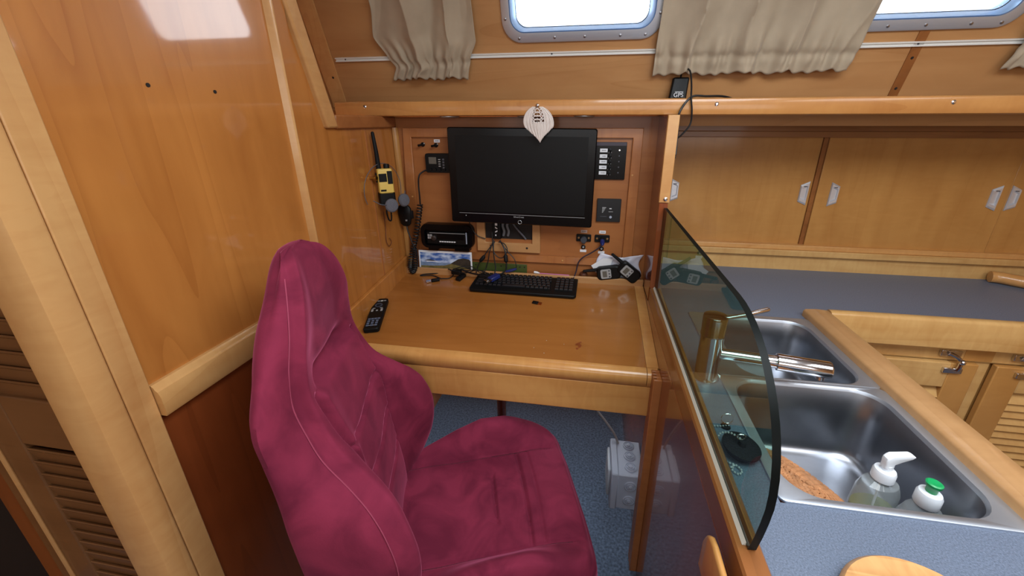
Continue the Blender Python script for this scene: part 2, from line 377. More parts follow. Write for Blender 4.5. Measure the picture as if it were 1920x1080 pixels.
def window(name, X0, X1, Z0, Z1, label):
    o = bpy.data.objects.new(name, None); C.objects.link(o); o.location = hull((X0+X1)/2, Z0); PMAT[o.name] = Matrix.Translation(o.location)
    struct(o, label, 'window')
    sl = 1/.943
    H = lambda pt, off: hull(pt[0], pt[1], off)
    z = lambda v: v
    A = rrect(X0-.014, X1+.014, Z0-.014, Z1+.014, .062, 8); B = rrect(X0+.012, X1-.012, Z0+.012, Z1-.012, .045, 8)
    Cc = rrect(X0+.015, X1-.015, Z0+.015, Z1-.015, .042, 8); D = rrect(X0+.030, X1-.030, Z0+.024, Z1-.024, .034, 8)
    f = MB().rings([[H(q, 0) for q in A], [H(q, .007) for q in A], [H(q, .010) for q in [(a[0]+(b[0]-a[0])*.2, a[1]+(b[1]-a[1])*.2) for a, b in zip(A, B)]], [H(q, .010) for q in B], [H(q, .004) for q in B]])
    f.build('window_frame', alu, o, ang=60)
    g = MB().rings([[H(q, .004) for q in B], [H(q, .001) for q in Cc], [H(q, .008) for q in Cc], [H(q, -.006) for q in D], [H(q, -.03) for q in D]])
    g.build('inner_rim', alub, o, ang=60)
    gs = MB().rings([[H(q, -.006) for q in D], [H(q, -.007) for q in [(a[0]*.992+(X0+X1)/2*.008, a[1]*.985+(Z0+Z1)/2*.015) for a in D]]])
    gs.build('gasket', rubber, o)
    pn = MB().prism([H(q, -.012) for q in D], HN*-.005); pn.build('pane', panem, o)
    sc = [(X0+.04, Z0-.002), (X0+.155, Z0-.002), (X0+.25, Z0-.002), (X0+.36, Z0-.002), (X1-.035, Z0-.002), (X0-.002, Z0+.05), (X0-.002, Z0+.17), (X1+.002, Z0+.05)]
    for q in sc: MB().lathe([(.0045, 0), (.0042, .0015), (.002, .0022)], H(q, .0095), HN, 10).build('screw', steel, o)
window('window_1', *W1, 'left aluminium framed cabin window')
window('window_2', *W2, 'right aluminium framed cabin window')
# louvred door left of the post
dr = bpy.data.objects.new('door_1', None); C.objects.link(dr); dr.location = (-.92, .42, FL); PMAT[dr.name] = Matrix.Translation((-.92, .42, FL))
struct(dr, 'dark louvred door beyond the post at the left edge', 'door')
MB().box(-1.088, -.985, .40, .43, FL, 1.9).box(-.84, -.795, .40, .43, FL, 1.9).box(-.985, -.84, .4005, .4295, .80, .905).box(-.985, -.84, .4005, .4295, 1.8, 1.9).box(-.985, -.84, .4005, .4295, FL, .1).box(-.99, -.83, .4165, .424, FL+.01, 1.89).build('door_frame', louv, dr, bev=.003)
MB().tube([(-1.05, .3985, FL), (-1.05, .3985, 1.3)], .004).build('edge_bead', trimZ, dr)
sl = MB(); k = 0; zz = .11
while zz < 1.8:
    if not .785 < zz < .915: sl.obox((-.91, .409, zz), (.08, .0040, .0150), RX(11))
    if not .785 < zz < .915: sl.tube([(-.987, .4035, zz+.0165), (-.832, .4035, zz+.0165)], .0022, 6)
    zz += .030
sl.build('louvres', louv, dr)
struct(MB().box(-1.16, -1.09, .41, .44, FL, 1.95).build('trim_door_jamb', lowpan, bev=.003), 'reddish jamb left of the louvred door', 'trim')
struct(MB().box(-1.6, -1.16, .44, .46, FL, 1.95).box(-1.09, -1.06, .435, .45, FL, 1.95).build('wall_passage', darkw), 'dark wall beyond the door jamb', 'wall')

# chart table nook
struct(MB().box(-.75, .21, 1.46, 1.48, .70, 1.362).build('wall_nook', nookX), 'brown timber back wall of the desk nook', 'wall')
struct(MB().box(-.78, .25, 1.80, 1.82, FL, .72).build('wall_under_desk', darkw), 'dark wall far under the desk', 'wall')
fr = MB()
fr.prism([(-.708, 1.4601, 1.324), (.162, 1.4601, 1.324), (.129, 1.4601, 1.291), (-.677, 1.4601, 1.291)], (0, -.012, 0))
fr.prism([(.162, 1.4601, 1.324), (.162, 1.4601, .822), (.126, 1.4601, .852), (.129, 1.4601, 1.291)], (0, -.012, 0))
fr.prism([(-.708, 1.4601, 1.324), (-.677, 1.4601, 1.291), (-.688, 1.4601, .852), (-.733, 1.4601, .822)], (0, -.012, 0))
fr.prism([(-.733, 1.4601, .822), (-.688, 1.4601, .852), (.126, 1.4601, .852), (.162, 1.4601, .822)], (0, -.012, 0))
struct(fr.build('trim_panel_frame', nookZ, bev=.002), 'mitred timber frame around the instrument panel', 'trim')
pl = MB()
for x, z in ((.137, 1.167), (-.10, .836), (.03, .836), (-.695, 1.07)): pl.lathe([(.0035, 0), (.003, .002)], (x, 1.4482, z), (0, -1, 0), 10)
struct(pl.build('trim_frame_plugs', trimX), 'pale screw plugs in the instrument panel frame', 'plug')
struct(MB().rings([[Vector((-.748+.018*math.sin(PI/2*k/6), 1.435-.012*math.cos(PI/2*k/6)+.024, z)) for k in range(7)]+[Vector((-.75, 1.46, z))] for z in (.76, 1.325)], True, True).build('trim_nook_corner', galZ), 'pale corner moulding at the left of the desk nook', 'trim')
# ledge behind the desk
struct(MB().box(-.75, .209, 1.426, 1.46, .735, .768).build('trim_ledge', nookX), 'narrow ledge between the desk and the instrument panel', 'trim')
struct(MB().box(-.75, .209, 1.413, 1.425, .735, .786).build('trim_ledge_lip', hullX, bev=.003), 'pale lip along the back of the desk', 'trim')
ft = MB().prism([(-.75, .945, .69), (-.75, .945, .776), (-.75, 1.44, .825), (-.75, 1.44, .75)], (.014, 0, 0))
struct(ft.build('trim_desk_upstand', panelZ, bev=.003), 'low upstand on the left wall along the desk', 'trim')

# divider between desk and galley
struct(MB().box(.21, .2495, -.10, 1.80, FL, .766).build('wall_divider', redZ), 'glossy divider panel right of the desk, shade coloured in dark red', 'wall')  # wood in shadow, the shade put into its dark red colour
cp = MB().rings([[Vector((x, y, z)) for x, z in ((.2105, .764), (.2105, .812), (.2135, .816), (.243, .816), (.246, .812), (.2501, .752))] for y in (-.10, 1.27)], True, True)  # whole cap coloured brown for the shade on its left face
struct(cp.build('trim_divider_cap', capY), 'capping rail along the divider under the glass, browned for its shaded side', 'trim')
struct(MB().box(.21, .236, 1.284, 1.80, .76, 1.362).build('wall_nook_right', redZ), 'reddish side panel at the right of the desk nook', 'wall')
struct(MB().box(.207, .2395, 1.266, 1.2845, 1.106, 1.362).build('trim_nook_post', trimZ, bev=.002), 'pale upright post between desk nook and galley lockers', 'trim')
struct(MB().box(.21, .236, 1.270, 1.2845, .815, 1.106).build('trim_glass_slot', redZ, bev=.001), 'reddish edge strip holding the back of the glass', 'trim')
pg = MB()
for a, b_ in ((.913, .9215), (.927, .9355), (.941, .9495), (.9545, .963)): pg.box(.188, .2105, a, b_, FL, .70)
pg.box(.197, .2105, .914, .962, FL, .699)
struct(pg.build('trim_grooved_post', nookZ, bev=.002), 'grooved brown upright at the right front of the desk', 'trim')
def grsec(zt): return ((.187, .72), (.187, zt-.004), (.189, zt), (.192, zt+.001), (.195, zt), (.197, zt-.004), (.197, .72))
gr = MB().rings([[Vector((x, y, z)) for x, z in grsec(zt)] for y, zt in ((-.05, .80), (.405, .80), (.420, .796), (.429, .787), (.434, .772))], True, True)
gr.box(.19, .2105, .30, .33, .73, .77).box(.19, .2105, .0, .03, .73, .77)
struct(gr.build('trim_grab_rail', deskN, ang=50), 'rounded grab rail on the divider at the bottom of the view', 'trim')

# ------------------------------------------------------------------ overhead shelf
t = thing('overhead_shelf', 'long honey timber shelf under the windows, above desk and galley', 'shelf', (.3, 1.36, 1.36))
nz = [(1.36, 1.372), (1.36, 1.402), (1.362, 1.408), (1.367, 1.4115), (1.380, 1.4115), (1.380, 1.362), (1.367, 1.362), (1.362, 1.365)]
MB().rings([[Vector((x, y, z)) for y, z in nz] for x in (-.908, 2.15)], True, True).build('nosing', shelfX, t)
MB().box(-1.2, 2.15, 1.380, 1.80, 1.364, 1.384).build('shelf_board', brownX, t)
for x in (-.794, .359, .984): MB().lathe([(.006, 0), (.0058, .002), (.003, .004)], (x, 1.3602, 1.394), (0, -1, 0), 12).build('screw', chrome, t)
for x, m_ in ((-.504, 'left'), (-.230, 'middle'), (-.039, 'right')):
    o = MB().lathe([(.034, 0), (.034, .004), (.028, .007), (.02, .007)], (x, 1.402, 1.3645), (0, 0, -1), 24).build('downlight', silver)
    tag(o, {'left': 'leftmost round lamp under the shelf, above the fixed radio', 'middle': 'round lamp under the shelf, behind the cotton ornament', 'right': 'rightmost round lamp under the shelf, above the monitor'}[m_], 'lamp', 'round lamps under the shelf')

# cotton leaf ornament
t = thing('macrame_ornament', 'white knotted cotton leaf hanging from the shelf edge', 'ornament', (-.189, 1.352, 1.395))
MB().lathe([(.006, -.002), (.0065, .002), (.005, .006), (.002, .008)], (-.189, 1.3585, 1.3935), (0, -1, 0), 14).build('hook', chrome, t)
mc = MB()
def leafw(v): return .049*max(0, math.sin(PI*min(1, max(0, v))**.84))**.62
for k in range(64):
    u = -1+2*k/63; a_ = abs(u); v0 = .03 if a_ > .40 else .44+.03*math.cos(k*1.7); v1 = 1-.42*a_**1.3-.025*random.random(); pts = []
    for q in range(15):
        v = v0+(v1-v0)*q/14
        pts.append((-.189+.010*v+u*leafw(v)+.0005*math.sin(11*v+k*2.1), 1.3535-.005*math.sin(PI*v)*(1-a_)-.0016*(k % 2)-.001*math.sin(k*.9), 1.392-v*.114))
    mc.tube(pts, [.0016]*13+[.0013, .0006], 5)
mc.build('cord_fringe', macm, t)
kn = MB()
for row in range(4):
    z0 = 1.385-row*.0105; w_ = (.007, .011, .014, .012)[row]
    for sx in (-1, 1):
        kn.tube(curve([(-.1885, 1.350, z0), (-.1885+sx*w_*.6, 1.3475, z0-.003), (-.1885+sx*w_, 1.349, z0-.009), (-.1885+sx*w_*.5, 1.3475, z0-.013), (-.1885, 1.350, z0-.0145)], 5), .0018, 5)
        kn.tube(curve([(-.1885+sx*(w_+.008), 1.351, z0+.001), (-.1885+sx*w_, 1.348, z0-.009), (-.1885+sx*(w_+.008), 1.351, z0-.012)], 4), .0016, 5)
    kn.ball((-.1885, 1.3475, z0-.001), .0028, 8)
kn.build('knots', macm, t)

# gps puck on the shelf
gm = RX(-8)
t = thing('gps_receiver', 'small black receiver box marked GPS propped on the shelf', 'receiver', (.258, 1.440, 1.411))
MB().prism([(.226, 1.435, 1.386), (.282, 1.435, 1.386), (.290, 1.452, 1.478), (.240, 1.452, 1.478)], (0, .022, 0)).build('housing', black, t, bev=.005, seg=3)
MB().tube(curve([(.262, 1.455, 1.476), (.262, 1.440, 1.492), (.272, 1.430, 1.500), (.282, 1.415, 1.488), (.283, 1.38, 1.45), (.281, 1.352, 1.412), (.288, 1.350, 1.372), (.288, 1.352, 1.335), (.262, 1.33, 1.305), (.243, 1.30, 1.29), (.2415, 1.28, 1.24)], 6), .0028, 7).build('cable', cablem, t)
MB().tube(curve([(.2425, 1.28, 1.25), (.2435, 1.30, 1.32), (.250, 1.345, 1.365), (.268, 1.352, 1.40), (.29, 1.36, 1.4165), (.33, 1.372, 1.4165), (.39, 1.40, 1.4165), (.45, 1.42, 1.40)], 6), .0032, 7).build('cable', cablem, t)
text('lettering', 'GPS', .018, (.258, 1.4355, 1.424), RZ(0) @ RX(90-10), whitel, t)
MB().box(.247, .272, 1.4365, 1.438, 1.4325, 1.4345).build('small_print', silver, t)

# ------------------------------------------------------------------ curtain rail and curtains
t = thing('curtain_rail', 'white plastic curtain track along the hull below the windows', 'rail', hull(.1, 1.56))
rl = MB()
P0 = [(0, .0), (0, .008), (.003, .008), (.003, .003), (.0095, .003), (.0095, .008), (.0125, .008), (.0125, .0)]
rl.rings([[hull(x, 1.549+a*.943+.0, o) for a, o in P0] for x in (-.932, 2.15)], True, True)
rl.build('track', white, t)
for x in (-.895, -.155, .907): MB().lathe([(.0028, 0), (.002, .002)], hull(x, 1.555, .003), HN, 8).build('screw', ink, t)
def curtain(name, label, top, hem, folds, seed, off, skew=0):
    """top/hem = (x0,x1) edges at z 1.86 and at the hem, width between drawn in by an elastic hem"""
    rnd = random.Random(seed); ph = [rnd.uniform(0, 6.28) for _ in range(8)]
    zt, zb = 1.86, 1.497
    def fn(u, v):
        z = zt+(zb-zt)*v
        g = sst(.45, .88, v)*(1-.5*sst(.90, 1, v))      # gathered by the hem elastic
        e0, e1 = interp(top, z) if False else (0, 0)
        x0 = hem[0]; xs_ = [a for a in top]
        L = lambda tab: interp([(-q[0], q[1]) for q in tab], -z)[0]
        xl, xr = L(top), L(hem)
        x = xl+(xr-xl)*u
        a1 = u*folds*2*PI+ph[0]+.8*math.sin(3*u+ph[1])+.9*v*math.sin(ph[5]+7*u)+.5*math.sin(5*v+ph[4]+9*u)
        f1 = 1-2*abs(math.sin(a1/2))**.8
        f2 = math.sin(u*folds*3.1*PI+ph[2]+2*v)
        f3 = math.sin(u*folds*7.7*PI+ph[3])
        off_ = off+.017*f1*(1-.5*g)+.004*f2*(.35+g)+.006*f3*g*sst(.6, .9, v)+.004*math.sin(11*v+6*u+ph[6])*(1-g)*math.sin(PI*u)
        off_ += .012*math.sin(PI*min(1, v*1.05))*math.sin(PI*u)+.004*math.sin(a1*1.7+4*v)*math.sin(PI*u)
        off_ -= .006*math.exp(-((v-.88)/.03)**2)
        zz = z+(.006*f1*sst(.9, 1, v))+.004*f3*sst(.92, 1, v)
        return hull(x+.004*f2*g, zz, max(.016, off_))
    o = MB().grid(fn, 150, 70).build(name, clothm, solid=.0016, ang=80)
    return tag(o, label, 'curtain', 'gathered beige curtains')
curtain('curtain', 'narrow beige curtain gathered left of the left window', [(1.86, -.728), (1.70, -.738), (1.62, -.757), (1.56, -.722), (1.53, -.700), (1.50, -.722)], [(1.86, -.41), (1.70, -.402), (1.60, -.404), (1.55, -.432), (1.50, -.446)], 2.4, 3, .030)
curtain('curtain', 'wide beige curtain gathered between the two windows', [(1.86, .19), (1.67, .176), (1.58, .170), (1.50, .172)], [(1.86, .765), (1.65, .746), (1.57, .738), (1.50, .730)], 3.8, 8, .032)
curtain('curtain', 'shaded curtain edge at the far right of the hull', [(1.86, 1.16), (1.65, 1.158), (1.55, 1.150), (1.50, 1.135)], [(1.86, 1.6), (1.6, 1.6), (1.5, 1.6)], 4, 5, .034)

# ------------------------------------------------------------------ chart table (desk), top slopes 8 degrees down to the front
DT = math.radians(8)
DN = Vector((0, -math.sin(DT), math.cos(DT))); DS = Vector((0, -math.cos(DT), -math.sin(DT)))
DM = Matrix.Rotation(DT, 3, 'X')
def D(x, s, h=0): return Vector((x, 1.42, .761))+DS*s+DN*h
t = thing('chart_table', 'sloping honey timber chart table with pale front edge', 'desk', (-.27, 1.18, .70))
def slab(mb, x0, x1, s0, s1, h0, h1):
    mb.add([D(x, s, h) for x in (x0, x1) for s in (s0, s1) for h in (h0, h1)], [(0,1,3,2),(4,6,7,5),(0,4,5,1),(2,3,7,6),(0,2,6,4),(1,5,7,3)]); return mb
slab(MB(), -.75, .1765, .004, .452, -.022, 0).build('table_top', deskX, t)
slab(MB(), .177, .2095, .004, .452, -.022, .0005).build('edge_strip', deskN, t)
nsec = [(.4525, -.04), (.4525, 0), (.466, -.0005), (.476, -.004), (.482, -.011), (.484, -.020), (.484, -.042), (.480, -.046)]
MB().rings([[D(x, s, h) for s, h in nsec] for x in (-.75, .176)], True, True).build('nosing', deskN, t, ang=50)
MB().rings([[D(x, s, h) for s, h in nsec] for x in (.1775, .206)], True, True).build('nosing', deskN, t, ang=50)
MB().box(-.75, .207, .947, .965, .552, .652).build('apron', deskN, t, bev=.003)
MB().box(-.75, .209, 1.34, 1.46, .66, .735).build('back_rail', darkw, t)
kn = MB()
for (dx, ds, r) in ((0, 0, .006), (.003, .012, .005), (-.003, .022, .004), (.006, -.008, .0035), (-.006, .004, .004), (.007, .006, .003)):
    kn.add([D(-.016+dx+r*math.cos(a*PI/5), .374+ds+1.2*r*math.sin(a*PI/5), .0004) for a in range(10)], [tuple(range(10))])
kn.build('knot_mark', lowpan, t)
rr = random.Random(3)
for k in range(4):
    cx, cs_, q = rr.uniform(-.15, .0), rr.uniform(.30, .43), rr.uniform(.0006, .0010)
    MB().obox(D(cx, cs_, .0007), (q, q, .0006), DM).build('crumb', cream, t)
o = MB().tube([(-.30, 1.20, FL), (-.30, 1.20, .685)], .018, 12).build('table_leg', redZ)
tag(o, 'dark red post standing under the desk behind the chair', 'post')

# keyboard, local frame lies on the desk
def on_desk(name, label, cat, x, s, rz=0, group=None):
    return thing(name, label, cat, D(x, s), (DM @ RZ(rz)), group)
t = on_desk('keyboard', 'black computer keyboard at the back of the desk', 'keyboard', -.234, .050, -.8)
bd = MB().prism([(-.202, -.066, .004), (-.196, -.078, .004), (.19, -.078, .004), (.198, -.070, .004), (.198, .064, .004), (.192, .070, .004), (-.190, .070, .004), (-.196, .064, .004)], (0, 0, .012))
bd.build('case', black, t, bev=.003, world=False)
rowsy = [.056, .036, .018, 0, -.018, -.036]
kcol = plain('key_black', (22, 22, 26), .38)
keys = []
for ri, y in enumerate(rowsy):
    x = -.186; xend = .10
    while x < xend-.005:
        wk = .0162
        if ri == 5 and -.10 < x < -.02: wk = .092
        if ri in (2, 3, 4) and x < -.18: wk = .024+.004*(ri-2)
        if x+wk > xend: wk = xend-x
        keys.append((x+wk/2, y, wk/2-.0011, .0080 if ri else .006)); x += wk+.0008
    for kx in (.117, .134, .151, .168):
        keys.append((kx+.008, y, .0072, .0080 if ri else .006))
first = None
for i, (x, y, hx, hy) in enumerate(keys[:96]):
    kb = MB().rings([[Vector((x+sx*hx*q, y+sy*hy*q, zz)) for sx, sy in ((-1,-1),(1,-1),(1,1),(-1,1))] for q, zz in ((1, .016), (.97, .0195), (.80, .022))], True, True)
    kb.build('key', kcol, t, world=False)
kb = MB()
for (x, y, hx, hy) in keys[96:]:
    kb.rings([[Vector((x+sx*hx*q, y+sy*hy*q, zz)) for sx, sy in ((-1,-1),(1,-1),(1,1),(-1,1))] for q, zz in ((1, .016), (.97, .0195), (.80, .022))], True, True)
if kb.v: kb.build('keys', kcol, t, world=False)['kind'] = 'stuff'
for k in range(3): MB().box(.128+.014*k, .131+.014*k, .0665, .068, .0155, .0165).build('indicator', silver, t, world=False)

# remote control
t = on_desk('remote_control', 'black remote control with grey buttons on the left of the desk', 'remote', -.704, .318, 17)
MB().rings([[Vector((x, y, z)) for x, y in rrect(-.025+q, .025-q, -.092+q, .092-q, .008, 4)] for q, z in ((.003, .001), (0, .004), (0, .015), (.003, .018))], True, True).build('case', black, t, world=False)
nb = MB()
for r_ in range(4):
    for c_ in range(3 if r_ else 4): 
        nb.box(-.018+c_*(.0135 if r_ else .010), -.018+c_*(.0135 if r_ else .010)+.008, -.056+.012*(3-r_)-.02, -.049+.012*(3-r_)-.02, .017, .0195)
nb.build('number_buttons', plain('button_blue', (88, 98, 120), .5), t, world=False)
MB().lathe([(.013, .0175), (.013, .0195), (.008, .0195), (.008, .018)], (0, .046, 0), n=20).build('cursor_ring', plain('button_grey', (58, 62, 74), .5), t, world=False)
for k, c_ in enumerate((silver, silver, white, silver)): MB().box(-.019+.0105*k, -.011+.0105*k, .071, .075, .0175, .0192).build('colour_button', c_, t, world=False)
MB().box(-.019, -.012, .008, .022, .0175, .0192).box(.012, .019, .008, .022, .0175, .0192).box(-.003, .003, .010, .016, .0175, .0192).box(-.017, -.008, .026, .029, .0175, .0192).box(.008, .017, .026, .029, .0175, .0192).build('volume_buttons', silver, t, world=False)
MB().box(-.013, .013, -.0735, -.0715, .0175, .0186).build('lettering', silver, t, world=False)

# small usb adapter on the desk
t = on_desk('usb_adapter', 'tiny black usb adapter lying in front of the keyboard', 'adapter', -.176, .168, -12)
MB().box(-.013, .009, -.007, .007, 0, .006).build('body', black, t, bev=.0015, world=False)
MB().box(.009, .021, -.0055, .0055, .001, .005).build('plug', plain('brass', (200, 130, 80), .3, 1), t, world=False)

# ------------------------------------------------------------------ monitor
mm = RY(.6)
t = thing('monitor', 'large black flat screen monitor over the desk', 'monitor', (-.2535, 1.421, 1.1575), mm)
MB().rings([[Vector((x, y, z)) for x, z in rrect(-.2595+q, .2595-q, -.1675+q, .1675-q, .008, 4)] for q, y in ((.03, .02), (.004, .0), (0, -.006), (0, -.036), (.003, -.040))], True, True).build('bezel', blackgl, t, world=False)
MB().box(-.232, .232, -.0407, -.039, -.125, .141).build('screen', screenm, t, world=False)
MB().box(-.228, .234, -.0410, -.040, -.1325, -.1312).build('trim_line', silver, t, world=False)
text('lettering', 'SilverCrest', .0085, (-.004, -.0408, -.1395), RX(90), silver, t, local=True)
MB().tube([(.0+.0065*math.cos(a*PI/10), -.0408, -.158+.0065*math.sin(a*PI/10)) for a in range(20)], .0009, 5, closed=True).build('power_ring', silver, t, world=False)
MB().lathe([(.002, 0), (.001, .0006)], (-.203, -.0405, -.1415), (0, -1, 0), 8).build('indicator', silver, t, world=False)
MB().box(-.05, .05, .018, .03, -.05, .05).box(-.02, .02, .03, .038, -.03, .03).build('wall_bracket', black, t, world=False)

# ------------------------------------------------------------------ instrument panel items on the back wall (surface y = 1.46)
YP = 1.46
def plate(mb, x0, x1, z0, z1, d, r=.003, y=YP):
    mb.rings([[Vector((x, yy, z)) for x, z in rrect(x0+q, x1-q, z0+q, z1-q, max(.0005, r), 4)] for q, yy in ((0, y), (0, y-d+.001), (.001, y-d))], True, True); return mb
def smear(mb, x0, x1, zc, h, y):   # unreadably small print on a label
    rr = random.Random(int(1e5*(x0+zc+3))); x = x0
    while x < x1:
        w_ = rr.uniform(.0012, .003); mb.box(x, min(x1, x+w_), y-.0003, y, zc-h*rr.uniform(.7, 1), zc+h*rr.uniform(.7, 1)); x += w_+.0009
    return mb
# fixed vhf radio
t = thing('fixed_radio', 'black fixed marine radio half behind the monitor', 'radio', (-.56, YP, 1.20))
plate(MB(), -.626, -.490, 1.164, 1.234, .019, .008).build('case', black, t)
plate(MB(), -.612, -.582, 1.196, 1.221, .0015, .001, YP-.019).build('display', lcd, t)
for r_ in range(4): MB().box(-.574, -.566, YP-.0205, YP-.018, 1.187+.008*r_, 1.190+.008*r_).build('button', silver, t)
for r_ in range(4): MB().box(-.558, -.551, YP-.0205, YP-.018, 1.180+.010*r_, 1.186+.010*r_).build('button', greyd, t)
for x in (-.606, -.588, -.570, -.552): MB().lathe([(.006, 0), (.005, .006), (.004, .006)], (x, YP-.018, 1.176), (0, -1, 0), 14).build('knob', black, t)
# marine stereo
t = thing('car_stereo', 'black car stereo in a rounded marine housing under the monitor', 'stereo', (-.56, YP, .915))
cs = MB()
A = rrect(-.667, -.452, .868, .968, .028, 8); B = rrect(-.650, -.468, .880, .945, .010, 8)
def yo(q): return YP-.03-.012*sst(.868, .968, q[1])
cs.rings([[Vector((x, YP, z)) for x, z in A], [Vector((x, YP-.026, z)) for x, z in A], [Vector((x*.985-.0084, YP-.034, (z-.918)*.97+.918)) for x, z in A], [Vector((x, YP-.034, z)) for x, z in B], [Vector((x, YP-.018, z)) for x, z in B]], True, True)
cs.box(-.64, -.60, YP-.03, YP, .860, .872).box(-.53, -.47, YP-.03, YP, .860, .872)
cs.build('housing', blackgl, t, ang=50)
MB().box(-.645, -.472, YP-.026, YP-.016, .884, .934).build('faceplate', black, t, bev=.002)
MB().box(-.600, -.490, YP-.0275, YP-.025, .905, .926).build('display', blackgl, t)
MB().box(-.632, -.485, YP-.0275, YP-.025, .9295, .9312).build('slot_line', silver, t)
MB().box(-.481, -.478, YP-.030, YP-.025, .890, .936).build('release_bar', grey, t)
MB().lathe([(.011, 0), (.010, .008), (.008, .009)], (-.614, YP-.025, .910), (0, -1, 0), 20).build('volume_knob', plain('dark_metal', (70, 62, 60), .3, .6), t)
for i in range(2):
    for j in range(2): MB().box(-.640+.010*i, -.632+.010*i, YP-.0285, YP-.025, .906+.010*j, .914+.010*j).build('square_button', silver, t)
for i in range(7): MB().box(-.592+.0098*i, -.5845+.0098*i, YP-.0285, YP-.025, .8935, .8975).build('preset_button', whitel, t)
# two toggle switches top left
for x, z, lb in ((-.637, 1.265, 'plain black toggle switch at the top left of the panel'), (-.585, 1.263, 'black toggle switch under a small white label')):
    t = thing('toggle_switch', lb, 'switch', (x, YP, z), None, 'toggle switches at the top left of the panel')
    MB().lathe([(.008, 0), (.008, .004), (.005, .006), (.005, .012)], (x, YP, z), (0, -1, 0), 14).build('collar', black, t)
    MB().tube([(x, YP-.010, z), (x-.009, YP-.024, z-.003)], [.003, .0045], 8).build('lever', black, t)
    MB().box(x+.006, x+.009, YP-.008, YP-.004, z+.002, z+.006).build('painted_glint', silver, t)  # small silver block painted in as a glint on the switch
t = thing('name_label', 'small white label above the upper left toggle switch', 'label', (-.581, YP, 1.278))
MB().box(-.5925, -.5695, YP-.001, YP, 1.2725, 1.2835).build('tape', whitel, t)
smear(MB(), -.588, -.574, 1.278, .0016, YP-.001).build('print', ink, t)
tag(MB().lathe([(.004, 0), (.003, .0015)], (-.555, YP, 1.297), (0, -1, 0), 10).build('panel_hole', darkw), 'small dark hole at the top left corner of the monitor', 'hole')
# breaker panel
t = thing('switch_panel', 'black five switch breaker panel right of the monitor', 'panel', (.055, YP, 1.21))
plate(MB(), -.004, .111, 1.150, 1.278, .008, .002).build('plate', blackgl, t)
MB().box(-.003, .110, YP-.0095, YP-.0075, 1.266, 1.2775).build('top_strip', plain('plum', (40, 30, 48), .3), t)
for k in range(5):
    z = 1.250-.0192*k
    lb = MB().box(.020, .046, YP-.0088, YP-.0075, z-.006, z+.006).build('label', whitel, t)
    smear(MB(), .027+.002*(k % 2), .041, z, .0014, YP-.0088).build('print', ink, lb)
    tg = MB().lathe([(.0075, 0), (.007, .003), (.004, .004), (.004, .007)], (.054, YP-.0075, z), (0, -1, 0), 12); tg.tube([(.054, YP-.012, z), (.055, YP-.026, z-.004)], [.0025, .004], 8); tg.build('toggle', black, t)
    MB().box(.050, .060, YP-.0125, YP-.009, z-.0075, z-.0045).build('toggle_ring', silver, t)
    MB().lathe([(.0028, 0), (.002, .002)], (.087, YP-.0075, z+.001), (0, -1, 0), 10).build('indicator_lamp', led if k == 0 else greyd, t)
# battery monitor
t = thing('battery_monitor', 'square black gauge on the panel above the sockets', 'gauge', (.064, YP, 1.038))
plate(MB(), .021, .107, .996, 1.081, .010, .002).build('plate', plain('gauge_black', (20, 22, 26), .4), t)
bmf = MB()
for k in range(5): bmf.box(.040-.0*k, .044+.0025*k, YP-.0108, YP-.0098, 1.030+.0045*k, 1.0325+.0045*k)
bmf.build('bar_symbol', silver, t)
MB().box(.066, .074, YP-.0108, YP-.0098, 1.044, 1.047).build('lamp_mark', whitel, t)
smear(MB(), .064, .080, 1.034, .0015, YP-.0100).build('print', silver, t)
smear(MB(), .034, .058, 1.016, .0012, YP-.0100).build('print', greyd, t)
MB().lathe([(.005, 0), (.0045, .002)], (.072, YP-.010, 1.014), (0, -1, 0), 14).build('button', grey, t)
# two power sockets with jacks and labels
for i, (x, lb) in enumerate(((-.022, 'black power socket with closed grey cap, left of the pair'), (.047, 'black power socket with a blue plug in it, right of the pair'))):
    t = thing('power_socket', lb, 'socket', (x, YP, .929), None, 'power sockets under the monitor')
    plate(MB(), x-.028, x+.028, .915, .943, .006, .004).build('plate', black, t)
    for sx in (-.019, .019): MB().lathe([(.0045, 0), (.004, .002)], (x+sx, YP-.0058, .930), (0, -1, 0), 10).build('screw', chrome, t)
    if i == 0: MB().lathe([(.0125, 0), (.0125, .012), (.011, .014)], (x+.0, YP-.005, .924), (0, -1, 0), 18).box(x-.006, x+.006, YP-.012, YP-.006, .908, .92).build('cap', plain('cap_grey', (58, 62, 70), .45), t)
    else: MB().lathe([(.010, 0), (.010, .010), (.009, .012)], (x, YP-.005, .926), (0, -1, 0), 18).build('collar', black, t)
    q = thing('name_label', ('left' if i == 0 else 'right')+' small label above its power socket, below the monitor', 'label', (x, YP, .9535))
    MB().box(x-.012, x+.012, YP-.001, YP, .948, .959).build('tape', whitel if i else plain('label_tan', (176, 150, 140), .6), q)
    smear(MB(), x-.008, x+.008, .9535, .0016, YP-.001).build('print', ink, q)
    zj = .892 if i == 0 else .889
    q = thing('jack_socket', 'round black jack below the '+('left' if i == 0 else 'right')+' power socket', 'socket', (x, YP, zj), None, 'round jacks under the power sockets')
    MB().lathe([(.0085, 0), (.0085, .004), (.005, .006)], (x, YP, zj), (0, -1, 0), 16).build('nut', black, q)
    MB().lathe([(.004, 0), (.003, .001)], (x, YP-.006, zj), (0, -1, 0), 10).build('contact', silver, q)
    q = thing('name_label', 'lower white label under the '+('left' if i == 0 else 'right')+' round jack', 'label', (x, YP, zj-.016))
    MB().box(x-.012, x+.012, YP-.001, YP, zj-.0205, zj-.0105).build('tape', whitel, q)
